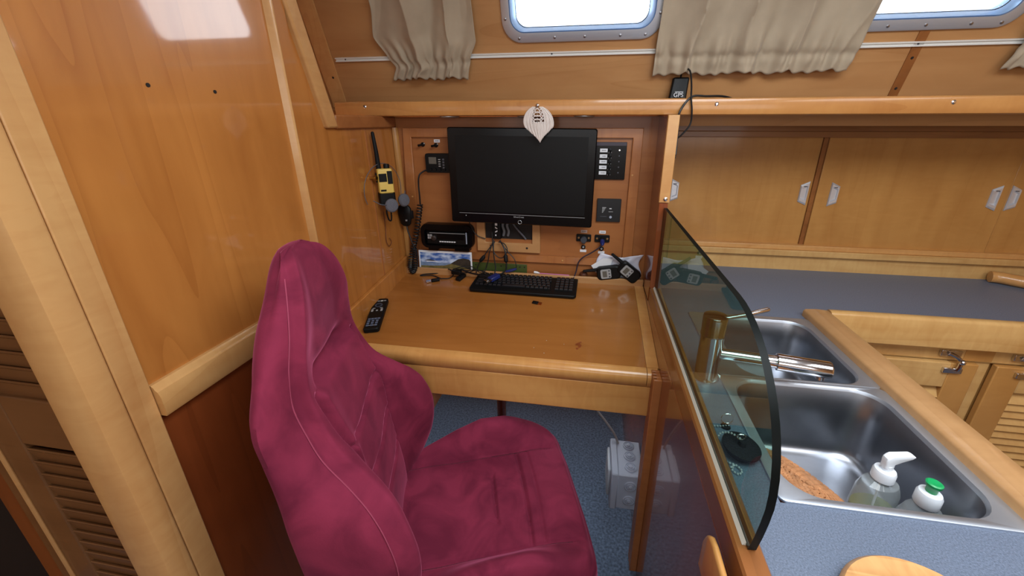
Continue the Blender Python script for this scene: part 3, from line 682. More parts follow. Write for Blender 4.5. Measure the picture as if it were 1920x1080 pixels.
# plug and lead from right socket down to the keyboard
t = thing('power_lead', 'thin dark lead from the right socket down behind the keyboard', 'cable', (.047, 1.45, .92))
MB().lathe([(.008, 0), (.009, .012), (.006, .026), (.003, .03)], (.048, YP-.014, .924), (0, -1, -.35), 14).build('plug', blue, t)
MB().tube(curve([(.047, 1.432, .914), (.034, 1.428, .898), (.005, 1.43, .876), (-.022, 1.43, .858), (-.038, 1.43, .835), (-.045, 1.425, .80), (-.055, 1.41, .776), (-.07, 1.40, .772)], 6), .0026, 7).build('cord', plain('cord_plum', (40, 32, 48), .5), t)
# cubby opening with pale frame
t = thing('cable_cubby', 'open cable cubby with a pale wooden frame below the monitor', 'cubby', (-.313, YP, .91))
A = [(-.440, .861), (-.188, .861), (-.190, 1.0), (-.440, 1.0)]; B = [(-.407, .898), (-.219, .898), (-.219, .985), (-.407, .985)]
MB().rings([[Vector((x, YP, z)) for x, z in A], [Vector((x, YP-.014, z)) for x, z in A], [Vector((x, YP-.014, z)) for x, z in B], [Vector((x, YP-.0005, z)) for x, z in B]]).build('frame', hullX, t, bev=.0015)
MB().box(-.407, -.219, YP-.0006, YP, .898, .985).build('dark_inside', darkw, t)
MB().box(-.407, -.219, YP-.006, YP-.0003, .898, .912).build('sill', nookX, t)
MB().lathe([(.0045, 0), (.003, .002)], (-.240, YP-.014, .880), (0, -1, 0), 10).build('screw', darkw, t)
MB().lathe([(.004, 0), (.003, .002)], (-.385, YP-.014, .884), (0, -1, 0), 10).build('screw', brownl, t)
t = thing('adapter_box', 'black adapter with white block lettering inside the cubby', 'adapter', (-.357, 1.45, .93))
MB().box(-.375, -.342, 1.440, 1.4594, .914, .985).build('case', black, t, bev=.002)
wl = MB()
for z, pts in ((.968, [(0, .0), (.009, 0), (.009, .010), (0, .010)]), (.954, [(0, .004), (.009, 0), (.009, .004), (0, .010)]), (.940, [(0, 0), (.009, .004), (.009, .010), (0, .004)]), (.926, [(0, .001), (.005, .0), (.004, .007), (0, .006)])):
    wl.prism([(-.364+a, 1.4398, z+b) for a, b in pts], (0, -.0005, 0))
wl.prism([(-.364, 1.4395, .971), (-.3605, 1.4395, .971), (-.3605, 1.4395, .975), (-.364, 1.4395, .975)], (0, -.0001, 0))
wl.build('block_lettering', whitel, t)
t = thing('coiled_lead', 'loose grey lead lying inside the cubby', 'cable', (-.29, 1.45, .95))
MB().tube(curve([(-.30, 1.452, .984), (-.285, 1.445, .965), (-.268, 1.445, .945), (-.252, 1.45, .925), (-.245, 1.452, .914)], 5), .0035, 7).build('cord', greyd, t)
t = thing('coiled_lead', 'pale lead bundle behind the adapter in the cubby', 'cable', (-.33, 1.45, .95))
for dx in (0, .018): MB().tube(curve([(-.333+dx, 1.455, .983), (-.336+dx, 1.45, .965), (-.330+dx, 1.45, .945), (-.335+dx, 1.455, .925)], 5), .005, 7).build('loop', plain('grey_mid', (110, 112, 118), .5), t)

# ------------------------------------------------------------------ loose cables
def cable(name, label, pts, r=.0022, m=cablem):
    t = thing(name, label, 'cable', pts[0]); MB().tube(curve(pts, 7), r, 7).build('cord', m, t); return t
def dsk(x, s, h=.003): return tuple(D(x, s, h))
t = cable('usb_cable', 'black usb cable with silver plug looping over the back of the desk', [dsk(-.578, .045, .005), dsk(-.545, .035), dsk(-.535, .01, .006), dsk(-.54, -.006, .022), (-.50, 1.405, .79), (-.47, 1.40, .79), (-.445, 1.385, .80), (-.40, 1.38, .80)])
MB().obox(D(-.592, .060, .006), (.016, .007, .005), DM @ RZ(25)).build('plug_body', black, t, bev=.002)
MB().obox(D(-.616, .072, .006), (.009, .006, .0025), DM @ RZ(25)).build('plug', chrome, t)
t = cable('usb_cable', 'black looped cable with flat dark plug left of the keyboard', [dsk(-.575, .042), dsk(-.62, .022), dsk(-.668, .028), dsk(-.655, .016, .004), dsk(-.60, .004, .006), dsk(-.565, -.004, .02), (-.545, 1.402, .79), (-.51, 1.395, .782), (-.47, 1.39, .785), (-.43, 1.385, .80), (-.385, 1.375, .795)])
MB().obox((-.515, 1.393, .783), (.020, .009, .008), RZ(-10)).build('moulded_box', black, t, bev=.002)
MB().obox(D(-.497, .030, .008), (.010, .022, .006), DM @ RZ(-18)).build('flat_plug', rubber, t, bev=.001)
t = cable('usb_cable', 'thin cable crossing the left ledge towards the keyboard', [(-.545, 1.40, .786), (-.50, 1.405, .802), (-.46, 1.42, .80), (-.43, 1.40, .79), (-.405, 1.37, .795)], .0018)
t = cable('monitor_cable', 'black cable with a fat ferrite hanging from the cubby, left one', [(-.365, 1.435, .905), (-.385, 1.415, .88), (-.405, 1.408, .85), (-.425, 1.405, .82), (-.435, 1.40, .79), (-.430, 1.38, .785)], .0021)
MB().tube([(-.402, 1.408, .855), (-.405, 1.407, .848), (-.417, 1.406, .834), (-.420, 1.406, .828)], [.004, .0075, .0075, .004], 10).build('ferrite', rubber, t)
t = cable('monitor_cable', 'black cable with a fat ferrite hanging from the cubby, right one', [(-.345, 1.435, .91), (-.325, 1.42, .885), (-.318, 1.412, .855), (-.315, 1.408, .825), (-.318, 1.405, .80), (-.335, 1.395, .786), (-.352, 1.375, .792)], .0032)
MB().tube([(-.319, 1.412, .862), (-.318, 1.411, .856), (-.316, 1.409, .836), (-.316, 1.409, .83)], [.004, .008, .008, .004], 10).build('ferrite', rubber, t)
cable('monitor_cable', 'thin black lead hanging straight from the middle of the cubby', [(-.368, 1.43, .915), (-.367, 1.415, .88), (-.364, 1.41, .845), (-.358, 1.405, .81), (-.360, 1.395, .785)], .0024)
cable('monitor_cable', 'thin black lead bowing left of the straight one under the cubby', [(-.372, 1.43, .905), (-.382, 1.414, .87), (-.388, 1.409, .835), (-.398, 1.404, .80), (-.402, 1.39, .787)], .0021)
cable('monitor_cable', 'black lead looping in a circle under the cubby', [(-.375, 1.432, .945), (-.372, 1.425, .905), (-.365, 1.415, .868), (-.345, 1.41, .848), (-.325, 1.41, .852), (-.312, 1.415, .878), (-.325, 1.425, .90), (-.35, 1.43, .906)], .002)
t = cable('audio_cable', 'thin lead with a blue plug resting on the green ruler', [(-.335, 1.432, .895), (-.31, 1.42, .87), (-.285, 1.413, .845), (-.277, 1.41, .82), (-.278, 1.409, .806)], .0017)
MB().tube([(-.275, 1.409, .806), (-.295, 1.407, .799), (-.318, 1.405, .793)], [.004, .006, .004], 10).build('plug', blue, t)
cable('aerial_lead', 'thin black lead from behind the monitor into the cubby frame', [(-.462, 1.42, .99), (-.455, 1.435, .952), (-.437, 1.44, .925), (-.405, 1.442, .912)], .0018)
t = thing('video_plug', 'blue video plug lying on the left end of the keyboard', 'plug', (-.355, 1.36, .785))
MB().obox((-.352, 1.352, .787), (.013, .022, .008), RZ(-38) @ RX(10)).build('hood', blue, t, bev=.003)
MB().obox((-.372, 1.326, .782), (.010, .008, .006), RZ(-38) @ RX(10)).build('shell', chrome, t, bev=.001)
for sx in (-1, 1): MB().tube([Vector((-.352, 1.352, .787))+RZ(-38) @ Vector((sx*.014, -.02, 0)), Vector((-.352, 1.352, .787))+RZ(-38) @ Vector((sx*.014, -.036, -.002))], .0022, 8).build('thumb_screw', chrome, t)
cable('flat_cables', 'bundle of dark leads lying across the left end of the keyboard', [(-.50, 1.40, .795), (-.46, 1.385, .788), (-.42, 1.37, .788), (-.38, 1.355, .788), (-.362, 1.35, .788)], .0035)

# ------------------------------------------------------------------ things on the ledge
def ledge_card():
    t = thing('postcard', 'coastal landscape postcard with white border leaning on the ledge', 'postcard', (-.578, 1.44, .768))
    x0, x1, z0, z1, y = -.692, -.466, .769, .851, 1.4285
    M4 = lambda x, z, d=0: Vector((x+.006*(.851-z)/.08, y+(z-.769)*.22-d, z))
    MB().prism([M4(x0, z0), M4(x1, z0), M4(x1, z1), M4(x0, z1)], (0, .0012, 0)).build('card', whitel, t)
    def area(name, pts, m, d): MB().add([M4(x0+.006+(x1-x0-.012)*a, z0+.004+(z1-z0-.012)*b, d) for a, b in pts], [tuple(range(len(pts)))]).build(name, m, t)
    sky, nt, b = new_mat('print_sky'); tc = nt.nodes.new('ShaderNodeTexCoord'); n = nt.nodes.new('ShaderNodeTexNoise'); n.inputs['Scale'].default_value = 22; n.inputs['Detail'].default_value = 6
    mpn = nt.nodes.new('ShaderNodeMapping'); mpn.inputs['Scale'].default_value = (1, 1, 2.5)
    r_ = nt.nodes.new('ShaderNodeMapRange'); r_.inputs[1].default_value = .42; r_.inputs[2].default_value = .62
    mx = nt.nodes.new('ShaderNodeMix'); mx.data_type = 'RGBA'; mx.inputs[6].default_value = lin(40, 84, 158); mx.inputs[7].default_value = lin(190, 204, 226)
    nt.links.new(tc.outputs['Object'], mpn.inputs[0]); nt.links.new(mpn.outputs[0], n.inputs['Vector']); nt.links.new(n.outputs['Fac'], r_.inputs[0]); nt.links.new(r_.outputs[0], mx.inputs[0]); nt.links.new(mx.outputs[2], b.inputs['Base Color']); b.inputs['Roughness'].default_value = .35
    area('sky', [(0, .42), (1, .42), (1, 1), (0, 1)], sky, .0004)
    area('sea', [(0, .2), (.6, .2), (.6, .45), (0, .45)], plain('print_sea', (108, 128, 158), .35, noise=.2, nscale=90), .0006)
    area('shore', [(0, 0), (1, 0), (1, .34), (.62, .42), (.48, .30), (.25, .26), (0, .24)], plain('print_shore', (104, 92, 50), .4, noise=.4, nscale=70), .0008)
    area('headland', [(.60, .42), (.68, .56), (.76, .70), (.86, .76), (.97, .72), (1, .62), (1, .1), (.82, .30)], plain('print_hill', (44, 36, 26), .4, noise=.4, nscale=120), .0010)
    area('island', [(.08, .54), (.14, .60), (.20, .62), (.27, .58), (.31, .53)], plain('print_island', (52, 56, 66), .4), .0010)
    area('surf', [(.12, .47), (.34, .49), (.34, .53), (.12, .52)], whitel, .0011)
ledge_card()
t = thing('ruler', 'dark green plastic strip with holes standing on the ledge behind the keyboard', 'ruler', (-.355, 1.44, .768))
MB().box(-.468, -.240, 1.444, 1.447, .769, .812).build('strip', greenr, t, bev=.001)
for x in (-.45, -.345, -.268, -.250): MB().lathe([(.003, 0), (.003, .0006)], (x, 1.444, .801), (0, -1, 0), 10).build('hole', darkw, t)
t = thing('cotton_swab', 'pink stick with white tip lying on the ledge behind the keyboard', 'swab', (-.14, 1.42, .79))
MB().tube([(-.190, 1.4195, .7885), (-.07, 1.4195, .7872)], .0016, 8).build('stick', pink, t)
MB().tube([(-.209, 1.4195, .7925), (-.207, 1.4195, .7922), (-.197, 1.4195, .7915), (-.186, 1.4195, .789)], [.002, .0045, .0045, .002], 10).build('tip', whitel, t)
o = MB().ball((-.016, 1.442, .786), .016, 12, (1, .8, .8)).build('leather_fob', brownl); tag(o, 'small brown rounded fob on the ledge left of the walkie talkies', 'fob')
# clear pouch
pm = MB(); rr = random.Random(5)
def pf(u, v):
    x = .034+.158*u+.008*math.sin(7*v)+.006*v; z = .770+.108*v*(.93+.07*math.sin(3+5*u))+.005*math.sin(5*u+1)*v
    return Vector((x, 1.4425-.003*math.sin(9*u+4*v)-.0015*math.sin(19*u-9*v)-.001*abs(math.sin(14*v+8*u)), z))
pm.grid(pf, 24, 16)
o = pm.build('plastic_pouch', pouchm, solid=.0008, ang=60); tag(o, 'crumpled clear plastic pouch behind the walkie talkies', 'pouch')
tg_ = MB().prism([(.012, 1.436, .826), (.055, 1.436, .858), (.092, 1.436, .858), (.075, 1.436, .800), (.03, 1.436, .800)], (0, .001, 0)).build('card_tag', whitel)
tag(tg_, 'white card corner sticking out left of the plastic pouch', 'card')
def walkie(label, loc, rot, ant):
    t = thing('walkie_talkie', label, 'radio', loc, rot, 'walkie talkies on the ledge')
    MB().rings([[Vector((x, y, z)) for x, z in rrect(-.026+q, .026-q, -.044+q, .044-q, .014, 5)] for q, y in ((.004, .013), (0, .009), (0, -.009), (.004, -.013))], True, True).build('body', black, t, world=False)
    MB().tube([(ant, 0, .040), (ant, 0, .050), (ant, 0, .092), (ant, 0, .095)], [.0075, .0065, .0055, .003], 10).build('antenna', rubber, t, world=False)
    pl = MB().rings([[Vector((x, y, z)) for x, z in rrect(-.019+q, .019-q, -.010+q, .030-q, .006, 4)] for q, y in ((0, -.0125), (.001, -.0145))], True, True).build('face', silver, t, world=False)
    MB().box(-.012, .012, -.0152, -.0143, .006, .022).build('display', lcd, pl, world=False)
    for k in range(3): MB().lathe([(.0035, 0), (.003, .002)], (-.012+.012*k, -.0140, -.003), (0, -1, 0), 10).build('button', plain('btn', (60, 62, 66), .4) if k == 0 else greyd, pl, world=False)
    return t
walkie('black walkie talkie with silver face lying on its side, left of the pair', (.078, 1.4235, .806), RY(-100) @ RX(0), .016)
walkie('black walkie talkie leaning with aerial up left, right of the pair', (.152, 1.4205, .814), RY(-52), .012)

# ------------------------------------------------------------------ left wall: yellow handheld radio, headphones, fist microphone
hr = RZ(24)
t = thing('handheld_radio', 'yellow and black handheld marine radio hung on the left wall', 'radio', (-.716, 1.292, 1.10), RZ(38))
MB().rings([[Vector((x, y, z)) for x, y in rrect(-.025+q, .025-q, -.019+q, .019-q, .006, 4)] for q, z in ((.003, .010), (0, .013), (0, .088), (.001, .092), (.004, .094))], True, True).build('body', yellow, t, world=False)
MB().rings([[Vector((x, y, z)) for x, y in rrect(-.027+q, .027-q, -.018+q, .018-q, .006, 4)] for q, z in ((.004, -.032), (0, -.028), (0, .010))], True, True).build('battery', black, t, world=False)
MB().tube([(-.016, 0, .093), (-.016, 0, .10), (-.017, 0, .15), (-.021, 0, .21), (-.0215, 0, .214)], [.0085, .008, .0068, .0055, .003], 12).build('antenna', rubber, t, world=False)
MB().lathe([(.010, .093), (.010, .106), (.009, .108)], (.010, 0, 0), n=16).build('knob', black, t, world=False)
MB().box(-.0292, -.027, -.010, .006, .048, .080).build('side_button', rubber, t, world=False)
MB().box(-.022, .004, -.0205, -.018, .050, .078).build('display', black, t, bev=.002, world=False)
MB().box(.006, .023, -.0205, -.018, .042, .086).build('speaker', rubber, t, bev=.004, world=False)
MB().box(-.02, -.002, -.0205, -.018, .018, .024).build('call_button', black, t, world=False)
MB().tube(curve([(.0, 0, -.03), (-.008, -.004, -.055), (-.004, -.004, -.085), (.004, -.004, -.088), (.007, -.002, -.06), (.004, 0, -.03)], 6), .0028, 7).build('wrist_strap', black, t, world=False)
t = thing('headphones', 'wire headphones with grey foam pads around the yellow radio', 'headphones', (-.715, 1.30, 1.15))
hb = [(-.742+.030*math.sin(PI*k/24), 1.288-.108*math.cos(PI*k/24*1.0), 1.075+.137*math.sin(PI*(k/24))**.75) for k in range(25)]
MB().tube([(-.742+.032*(k/24), 1.294-.104*math.cos(PI*(-.18+1.36*k/24)), 1.128+.082*math.sin(PI*(-.18+1.36*k/24))) for k in range(25)], .0012, 6).build('headband', greyd, t)
for p_, nrm in (((-.690, 1.268, 1.070), (1, -.7, .1)), ((-.690, 1.362, 1.072), (1, -.5, .1))):
    e = MB().lathe([(.018, -.006), (.023, -.003), (.024, .004), (.020, .009), (.010, .011)], p_, nrm, 20).build('ear_pad', greyd, t)
MB().tube(curve([(-.71, 1.19, 1.10), (-.70, 1.22, 1.082), (-.695, 1.255, 1.074)], 5), .0016, 6).tube(curve([(-.70, 1.40, 1.10), (-.695, 1.385, 1.08), (-.692, 1.37, 1.074)], 5), .0016, 6).build('arm', greyd, t)
cable('headphone_lead', 'thin brown lead hanging down the left wall below the headphones', [(-.742, 1.30, 1.04), (-.744, 1.305, .98), (-.745, 1.30, .93), (-.745, 1.315, .905), (-.745, 1.335, .915), (-.745, 1.325, .935)], .0012, brownl)
o = MB().lathe([(.004, 0), (.004, .02), (.009, .022), (.009, .026), (.003, .028)], (-.75, 1.255, 1.165), (1, 0, 0), 12).build('wall_hook', plain('brass_hook', (180, 140, 70), .3, 1)); tag(o, 'small brass hook on the left wall beside the yellow radio', 'hook')
t = thing('fist_microphone', 'black fist microphone hanging at the corner of the nook', 'microphone', (-.716, 1.425, 1.00), RZ(-12))
prf = [(.012, -.040), (.022, -.032), (.028, -.010), (.031, .010), (.030, .030), (.022, .040), (.012, .043)]
MB().rings([[Vector((r*math.cos(2*PI*k/18), .013*math.sin(2*PI*k/18)*(r/.031)**.5-.01, z)) for k in range(18)] for r, z in prf], True, True).build('body', black, t, world=False)
for k in range(5): MB().box(-.010, .010, -.0245, -.022, .010+.005*k, .0125+.005*k).build('grille_slot', rubber, t, world=False)
MB().box(.026, .034, -.012, 0, -.01, .022).build('talk_button', rubber, t, bev=.002, world=False)
MB().box(.010, .016, -.0235, -.020, -.018, -.012).build('marking', silver, t, world=False)
cc = MB()
cc.tube(curve([(-.716, 1.415, .965), (-.712, 1.412, .94), (-.700, 1.41, .90), (-.690, 1.408, .87)], 6), .0028, 7)
hel = []
axis_ = curve([(-.655, 1.425, 1.045), (-.664, 1.422, 1.00), (-.675, 1.42, .95), (-.688, 1.416, .90), (-.700, 1.412, .86), (-.712, 1.408, .815), (-.714, 1.405, .785), (-.704, 1.404, .772), (-.693, 1.405, .80), (-.690, 1.406, .84), (-.691, 1.407, .87)], 24)
turns = 40
for i, p_ in enumerate(axis_):
    pass
n_ = len(axis_)
for i in range(turns*9):
    f_ = i/(turns*9-1)*(n_-1.001); k = int(f_); a = axis_[k].lerp(axis_[min(n_-1, k+1)], f_-k)
    tg = (axis_[min(n_-1, k+1)]-axis_[k]).normalized(); u = tg.cross(Vector((0, 1, 0))).normalized(); w_ = tg.cross(u)
    an = 2*PI*i/9; hel.append(a+(u*math.cos(an)+w_*math.sin(an))*.0095)
cc.tube(hel, .0028, 5)
cc.tube(curve([(-.655, 1.425, 1.045), (-.652, 1.42, 1.08), (-.652, 1.42, 1.12), (-.646, 1.42, 1.155), (-.632, 1.435, 1.170), (-.622, 1.448, 1.172)], 6), .003, 7)
cc.build('coiled_cord', cablem, t)

# ------------------------------------------------------------------ helm style chair (local: x forward, y to its left, z up from the floor)
CH = math.radians(19)
fw = Vector((math.cos(CH), math.sin(CH), 0)); lf = Vector((-math.sin(CH), math.cos(CH), 0))
t = thing('helm_chair', 'deep red suede covered bucket chair facing right beside the desk', 'chair', lf*.788+Vector((0, 0, FL)), RZ(19))
H0 = .05
#  z    halfwidth  front   wing    back
#  z    halfwidth front  wing   back  rear halfwidth
BT = [(.24, .19, -.235, -.215, -.29, .19), (.30, .205, -.228, -.20, -.305, .205), (.36, .226, -.215, -.172, -.315, .225), (.45, .247, -.215, -.132, -.325, .243), (.55, .252, -.225, -.120, -.33, .25), (.63, .240, -.238, -.138, -.333, .252),
      (.68, .222, -.247, -.165, -.336, .252), (.72, .202, -.256, -.200, -.338, .251), (.77, .182, -.268, -.245, -.342, .249), (.82, .170, -.280, -.268, -.347, .246), (.88, .161, -.292, -.284, -.352, .238), (.94, .152, -.292, -.282, -.350, .205),
      (1.0, .138, -.286, -.274, -.345, .165), (1.05, .116, -.286, -.276, -.340, .124), (1.085, .092, -.290, -.283, -.337, .092), (1.11, .064, -.298, -.294, -.334, .062), (1.122, .034, -.310, -.308, -.332, .038)]
def gro(d, w_): return math.exp(-(d/w_)**2)
def back_loop(z):
    W, xf, xw, xb, Wb = cinterp(BT, z); n1, n2 = 130, 26; L = []
    c = -.004*sst(.8, 1.1, z)*3
    ins = .116+.014*sst(.4, .85, z)
    for k in range(n1+1):
        u = -1+2*k/n1; a = abs(u); y = W*(u*.94+.06*math.copysign(sst(.0, 1, a), u))
        x = xf+(xw-xf)*sst(.42, .93, a)
        if z < .875:
            ay = abs(y); inside = sst(ins+.006, ins-.012, ay)
            x += .014*inside*sst(.875, .855, z)
            x -= .014*gro(ay-ins-.002, .0055)
            for zg in (.745, .635, .535):
                x -= .012*inside*gro(z-(zg+1.0*ay*ay-.02+.05*y), .005)
        x -= .020*gro(z-.884, .020)*(1-sst(.07, .125, abs(y)))
        edge = sst(.93, 1, a); x -= .018*edge*edge
        L.append((x, y+c))
    # flat side panels running back to the wider shell, then the rounded rear
    xs = xw-.018
    for k in range(1, 9):
        q = k/9; L.append((xs+(xb+.018-xs)*q, W+(Wb-W)*q+.010*math.sin(PI*q)+c-.007*gro(z-.795-.03*q, .005)*sst(0, .3, q)-.004*gro(z-.755-.05*q, .007)*sst(0, .3, q)+.0025*math.sin(31*z+9*q)*math.sin(57*z-6*q)))
    for k in range(0, 13):
        a = PI*k/12; L.append((xb+.018-.018*abs(math.sin(a))**.5-.03*math.sin(a)**2*min(1, Wb/.2), math.copysign(abs(math.cos(a))**.7, math.cos(a))*Wb+c))
    for k in range(1, 9):
        q = 1-k/9; L.append((xs+(xb+.018-xs)*q, -(W+(Wb-W)*q+.010*math.sin(PI*q))+c))
    return L
loops = []
nz_ = 190
for k in range(nz_+1):
    z = .24+(1.122-.24)*k/nz_
    L = back_loop(z)
    loops.append([Vector((x+.0012*math.sin(40*y+23*z), y, z+H0)) for x, y in L])
top_ = loops[-1]; cen = sum(top_, Vector())/len(top_)
for q, dz in ((.8, .003), (.55, .005), (.25, .006), (.02, .0062)): loops.append([cen+(p_-cen)*q+Vector((0, 0, dz)) for p_ in top_])
bk = MB().rings(loops, True, False).build('backrest', suede, t, world=False, ang=75)
# seam piping and stitch line on the near edge, folds
sm = MB()
for sgn in (-1, 1):
    pts = []
    for k in range(60):
        z = .34+(1.09-.34)*k/59; W, xf, xw, xb, Wb = cinterp(BT, z); c = -.012*sst(.8, 1.1, z); q = .12
        pts.append((xw-.018+(xb+.036-xw)*q, sgn*(W+(Wb-W)*q+.0045)+c, z+H0))
    sm.tube(pts, .0014, 5)
sm.build('seam', plain('seam_red', (150, 58, 84), .9), bk, world=False)
tab = MB().box(-.305, -.285, -.052, -.030, 1.128, 1.134); 
# seat cushion
def seat_z(x, y):
    ay = abs(y); z = .378+.006*math.cos(PI*y/.3)
    prof = sst(-.20, .05, x)*(1-.85*sst(.08, .24, x))
    z += (.012+.068*prof)*sst(.140, .215, ay)*(1-.5*sst(.225, .26, ay))
    z += .012*sst(-.2, .25, x)-.010*sst(.18, .28, x)
    ins = sst(.153, .138, ay)
    for xg in (.035, .118, .150): z -= (.010 if xg != .150 else .005)*ins*gro(x-xg-.008*math.cos(y*9), .0045)
    z -= .009*gro(ay-.147, .005)*sst(.25, .22, x)
    z += .0022*math.sin(31*x+17*y)*math.sin(23*y-9*x)
    return z
nr, na = 80, 180; loops = []
def outl(a):
    c_, s_ = math.cos(a), math.sin(a); e = .34
    x = .02+.254*math.copysign(abs(c_)**e, c_); y = .252*math.copysign(abs(s_)**e, s_)
    return x, y*(1-.10*sst(.05, -.25, x))
for k in range(1, nr+1):
    q = k/nr; L = []
    for j in range(na):
        a = 2*PI*j/na; x, y = outl(a); x = .02+(x-.02)*q; y *= q
        L.append(Vector((x, y, seat_z(x, y)-.030*sst(.90, 1.0, q)**2+H0)))
    loops.append(L)
for dz, gr_ in ((.02, 1.006), (.05, 1.012), (.09, 1.0), (.13, .97), (.15, .90)):
    L = []
    for j in range(na):
        a = 2*PI*j/na; x, y = outl(a); wob = 1+.010*math.sin(9*a)*math.sin(dz*40)
        zt = seat_z(x, y)-.030; zz = zt+( .23-zt)*(dz/.15)
        L.append(Vector((.02+(x-.02)*gr_*wob, y*gr_*wob, zz+H0)))
    loops.append(L)
MB().rings(loops, True, True).build('seat_cushion', suede, t, world=False, ang=75)
st = MB()
for sgn in (-1, 1):
    st.tube([(x, sgn*.147, seat_z(x, sgn*.147)+H0+.0004) for x in [-.20+.42*k/40 for k in range(41)]], .0012, 5)
st.build('seat_seam', plain('seam_dark', (84, 24, 40), .9), t, world=False)
MB().lathe([(.20, 0), (.20, .012), (.06, .03), (.045, .05), (.045, .26), (.12, .275), (.12, .285)], (0, 0, 0), n=28).build('pedestal', black, t, world=False)

# ------------------------------------------------------------------ junction box on the divider
t = thing('junction_box', 'pale grey electrical junction box fixed low on the divider under the desk', 'box', (.17, 1.03, .17))
MB().box(.128, .205, .958, 1.105, .168, .308).build('box_body', grey, t, bev=.003)
MB().box(.108, .130, .955, 1.108, .164, .312).build('lid', grey, t, bev=.004)
MB().box(.098, .109, .985, 1.085, .185, .295).build('raised_cover', plain('grey_light', (176, 184, 196), .4), t, bev=.006)
def knock(p_, nrm):
    MB().lathe([(.019, 0), (.019, .0025), (.0165, .0035), (.0155, .0015), (.0125, .0015), (.012, .0045), (.0105, .005), (.0095, .003), (.007, .003), (.0065, .0065), (.003, .0075)], p_, nrm, 24).build('cable_entry', grey, t, ang=25)
for y in (1.083, 1.038, .993): knock((.168, y, .308), (0, 0, 1))
for z in (.268, .208): knock((.168, .958, z), (0, -1, 0))
MB().tube(curve([(.135, 1.09, .305), (.12, 1.11, .33), (.09, 1.15, .345), (.06, 1.19, .36), (.055, 1.22, .40), (.08, 1.24, .44), (.12, 1.26, .46), (.18, 1.27, .465)], 6), .004, 8).build('cable', plain('cable_grey', (150, 150, 152), .5), t)

# ------------------------------------------------------------------ curved glass screen on the divider
t = thing('glass_screen', 'smoked glass splash screen with rounded front corner on the divider', 'screen', (.227, .85, .816))
out = [(1.268, .818), (1.268, 1.090)]
out += [(1.10, 1.090), (.80, 1.090)]
for k in range(15):
    a = PI/2+(PI/2)*k/14; out.append((.60+.218*math.cos(a), .905+.185*math.sin(a)))
out += [(.384, .88), (.388, .85), (.394, .818)]
gx0, gx1 = .2255, .2355
n = len(out)
g = MB(); g.add([(gx0, y, z) for y, z in out], [tuple(range(n))]); g.add([(gx1, y, z) for y, z in out], [tuple(range(n))[::-1]])
ge_ = MB().rings([[Vector((gx0, y, z)) for y, z in out], [Vector((gx1, y, z)) for y, z in out]])
for f in ge_.f: g.f.append([i+len(g.v) for i in f]); g.m.append(1)
g.v += ge_.v
g.build('glass_pane', [glassm, glassedge], t, ang=30)
MB().lathe([(.006, 0), (.006, .003), (.003, .0045)], (.226, 1.2662, 1.118), (0, -1, 0), 14).build('fixing_screw', chrome, t)
MB().rings([[Vector((.225, .40, .8165)), Vector((.225, .40, .822)), Vector((.2205, .40, .8165))], [Vector((.225, 1.268, .8165)), Vector((.225, 1.268, .822)), Vector((.2205, 1.268, .8165))]], True, True).build('cream_strip', cream, t)  # thin cream strip along the foot of the glass

# ------------------------------------------------------------------ galley worktop, sink and tap
CT = .75
t = thing('worktop', 'speckled grey galley worktop around the sink and along the lockers', 'worktop', (.5, 1.0, CT))
wk = MB()
wk.box(.251, .335, -.10, 1.251, .71, CT).box(.335, .697, -.10, .535, .71, CT).box(.335, .697, 1.238, 1.251, .71, CT).box(.251, .7715, 1.251, 1.728, .71, CT).box(.7715, 2.15, 1.2845, 1.728, .71, CT)
wk.build('slab', worktop, t)
t = thing('sink', 'double bowl stainless steel sink set in the worktop', 'sink', (.515, .885, CT))
sx0, sx1, sy0, sy1 = .335, .697, .535, 1.238; ym = .885
def ang_match(loop, N=64):
    return loop
def halfsink(y0, y1, bx0, bx1, by0, by1, r, depth, outer_r):
    A = rrect(sx0, sx1, y0, y1, outer_r, 8); B = rrect(bx0-.004, bx1+.004, by0-.004, by1+.004, r+.004, 8); B2 = rrect(bx0, bx1, by0, by1, r, 8)
    z = CT
    lp = [[Vector((x, y, z)) for x, y in A], [Vector((x, y, z+.004)) for x, y in A], [Vector((x+(.5*(sx0+sx1)-x)*.02, y+(.5*(y0+y1)-y)*.02, z+.0055)) for x, y in A],
          [Vector((x, y, z+.003)) for x, y in B], [Vector((x, y, z-.004)) for x, y in B2]]
    cx, cy = (bx0+bx1)/2, (by0+by1)/2
    for q, d in ((.985, .4), (.965, .8), (.95, .90), (.90, .965), (.80, .99), (.5, 1.0), (.12, 1.008)):
        lp.append([Vector((cx+(x-cx)*q, cy+(y-cy)*q, z-depth*d)) for x, y in B2])
    m = MB().rings(lp, False, True); nA = len(A)
    for i in range(4*nA): m.m[i] = 1
    return m
m1 = halfsink(sy0, ym, .360, .674, .554, .873, .055, .185, .012)
m1.build('large_bowl', [steel, flange], t, ang=50)
halfsink(ym, sy1, .395, .672, .898, 1.215, .055, .15, .012).build('small_bowl', [steel, flange], t, ang=50)
MB().lathe([(.024, 0), (.022, .003), (.014, .001)], (.517, .72, CT-.186), n=20).build('waste', chrome, t)
t = thing('mixer_tap', 'chrome mixer tap with long spout over the sink, behind the glass', 'tap', (.300, .875, CT))
MB().lathe([(.031, 0), (.030, .006), (.0265, .012), (.0265, .118), (.0275, .120), (.0275, .124), (.0265, .126), (.0275, .165), (.026, .170), (.012, .172)], (.300, .875, CT), n=28).build('tap_body', chrome, t)
MB().tube([(.318, .872, .822), (.42, .855, .824), (.438, .852, .824), (.439, .852, .824), (.44, .852, .824), (.540, .834, .824), (.543, .8335, .824)], [.0135, .0135, .0140, .0165, .0195, .0195, .018], 18).build('spout', chrome, t)
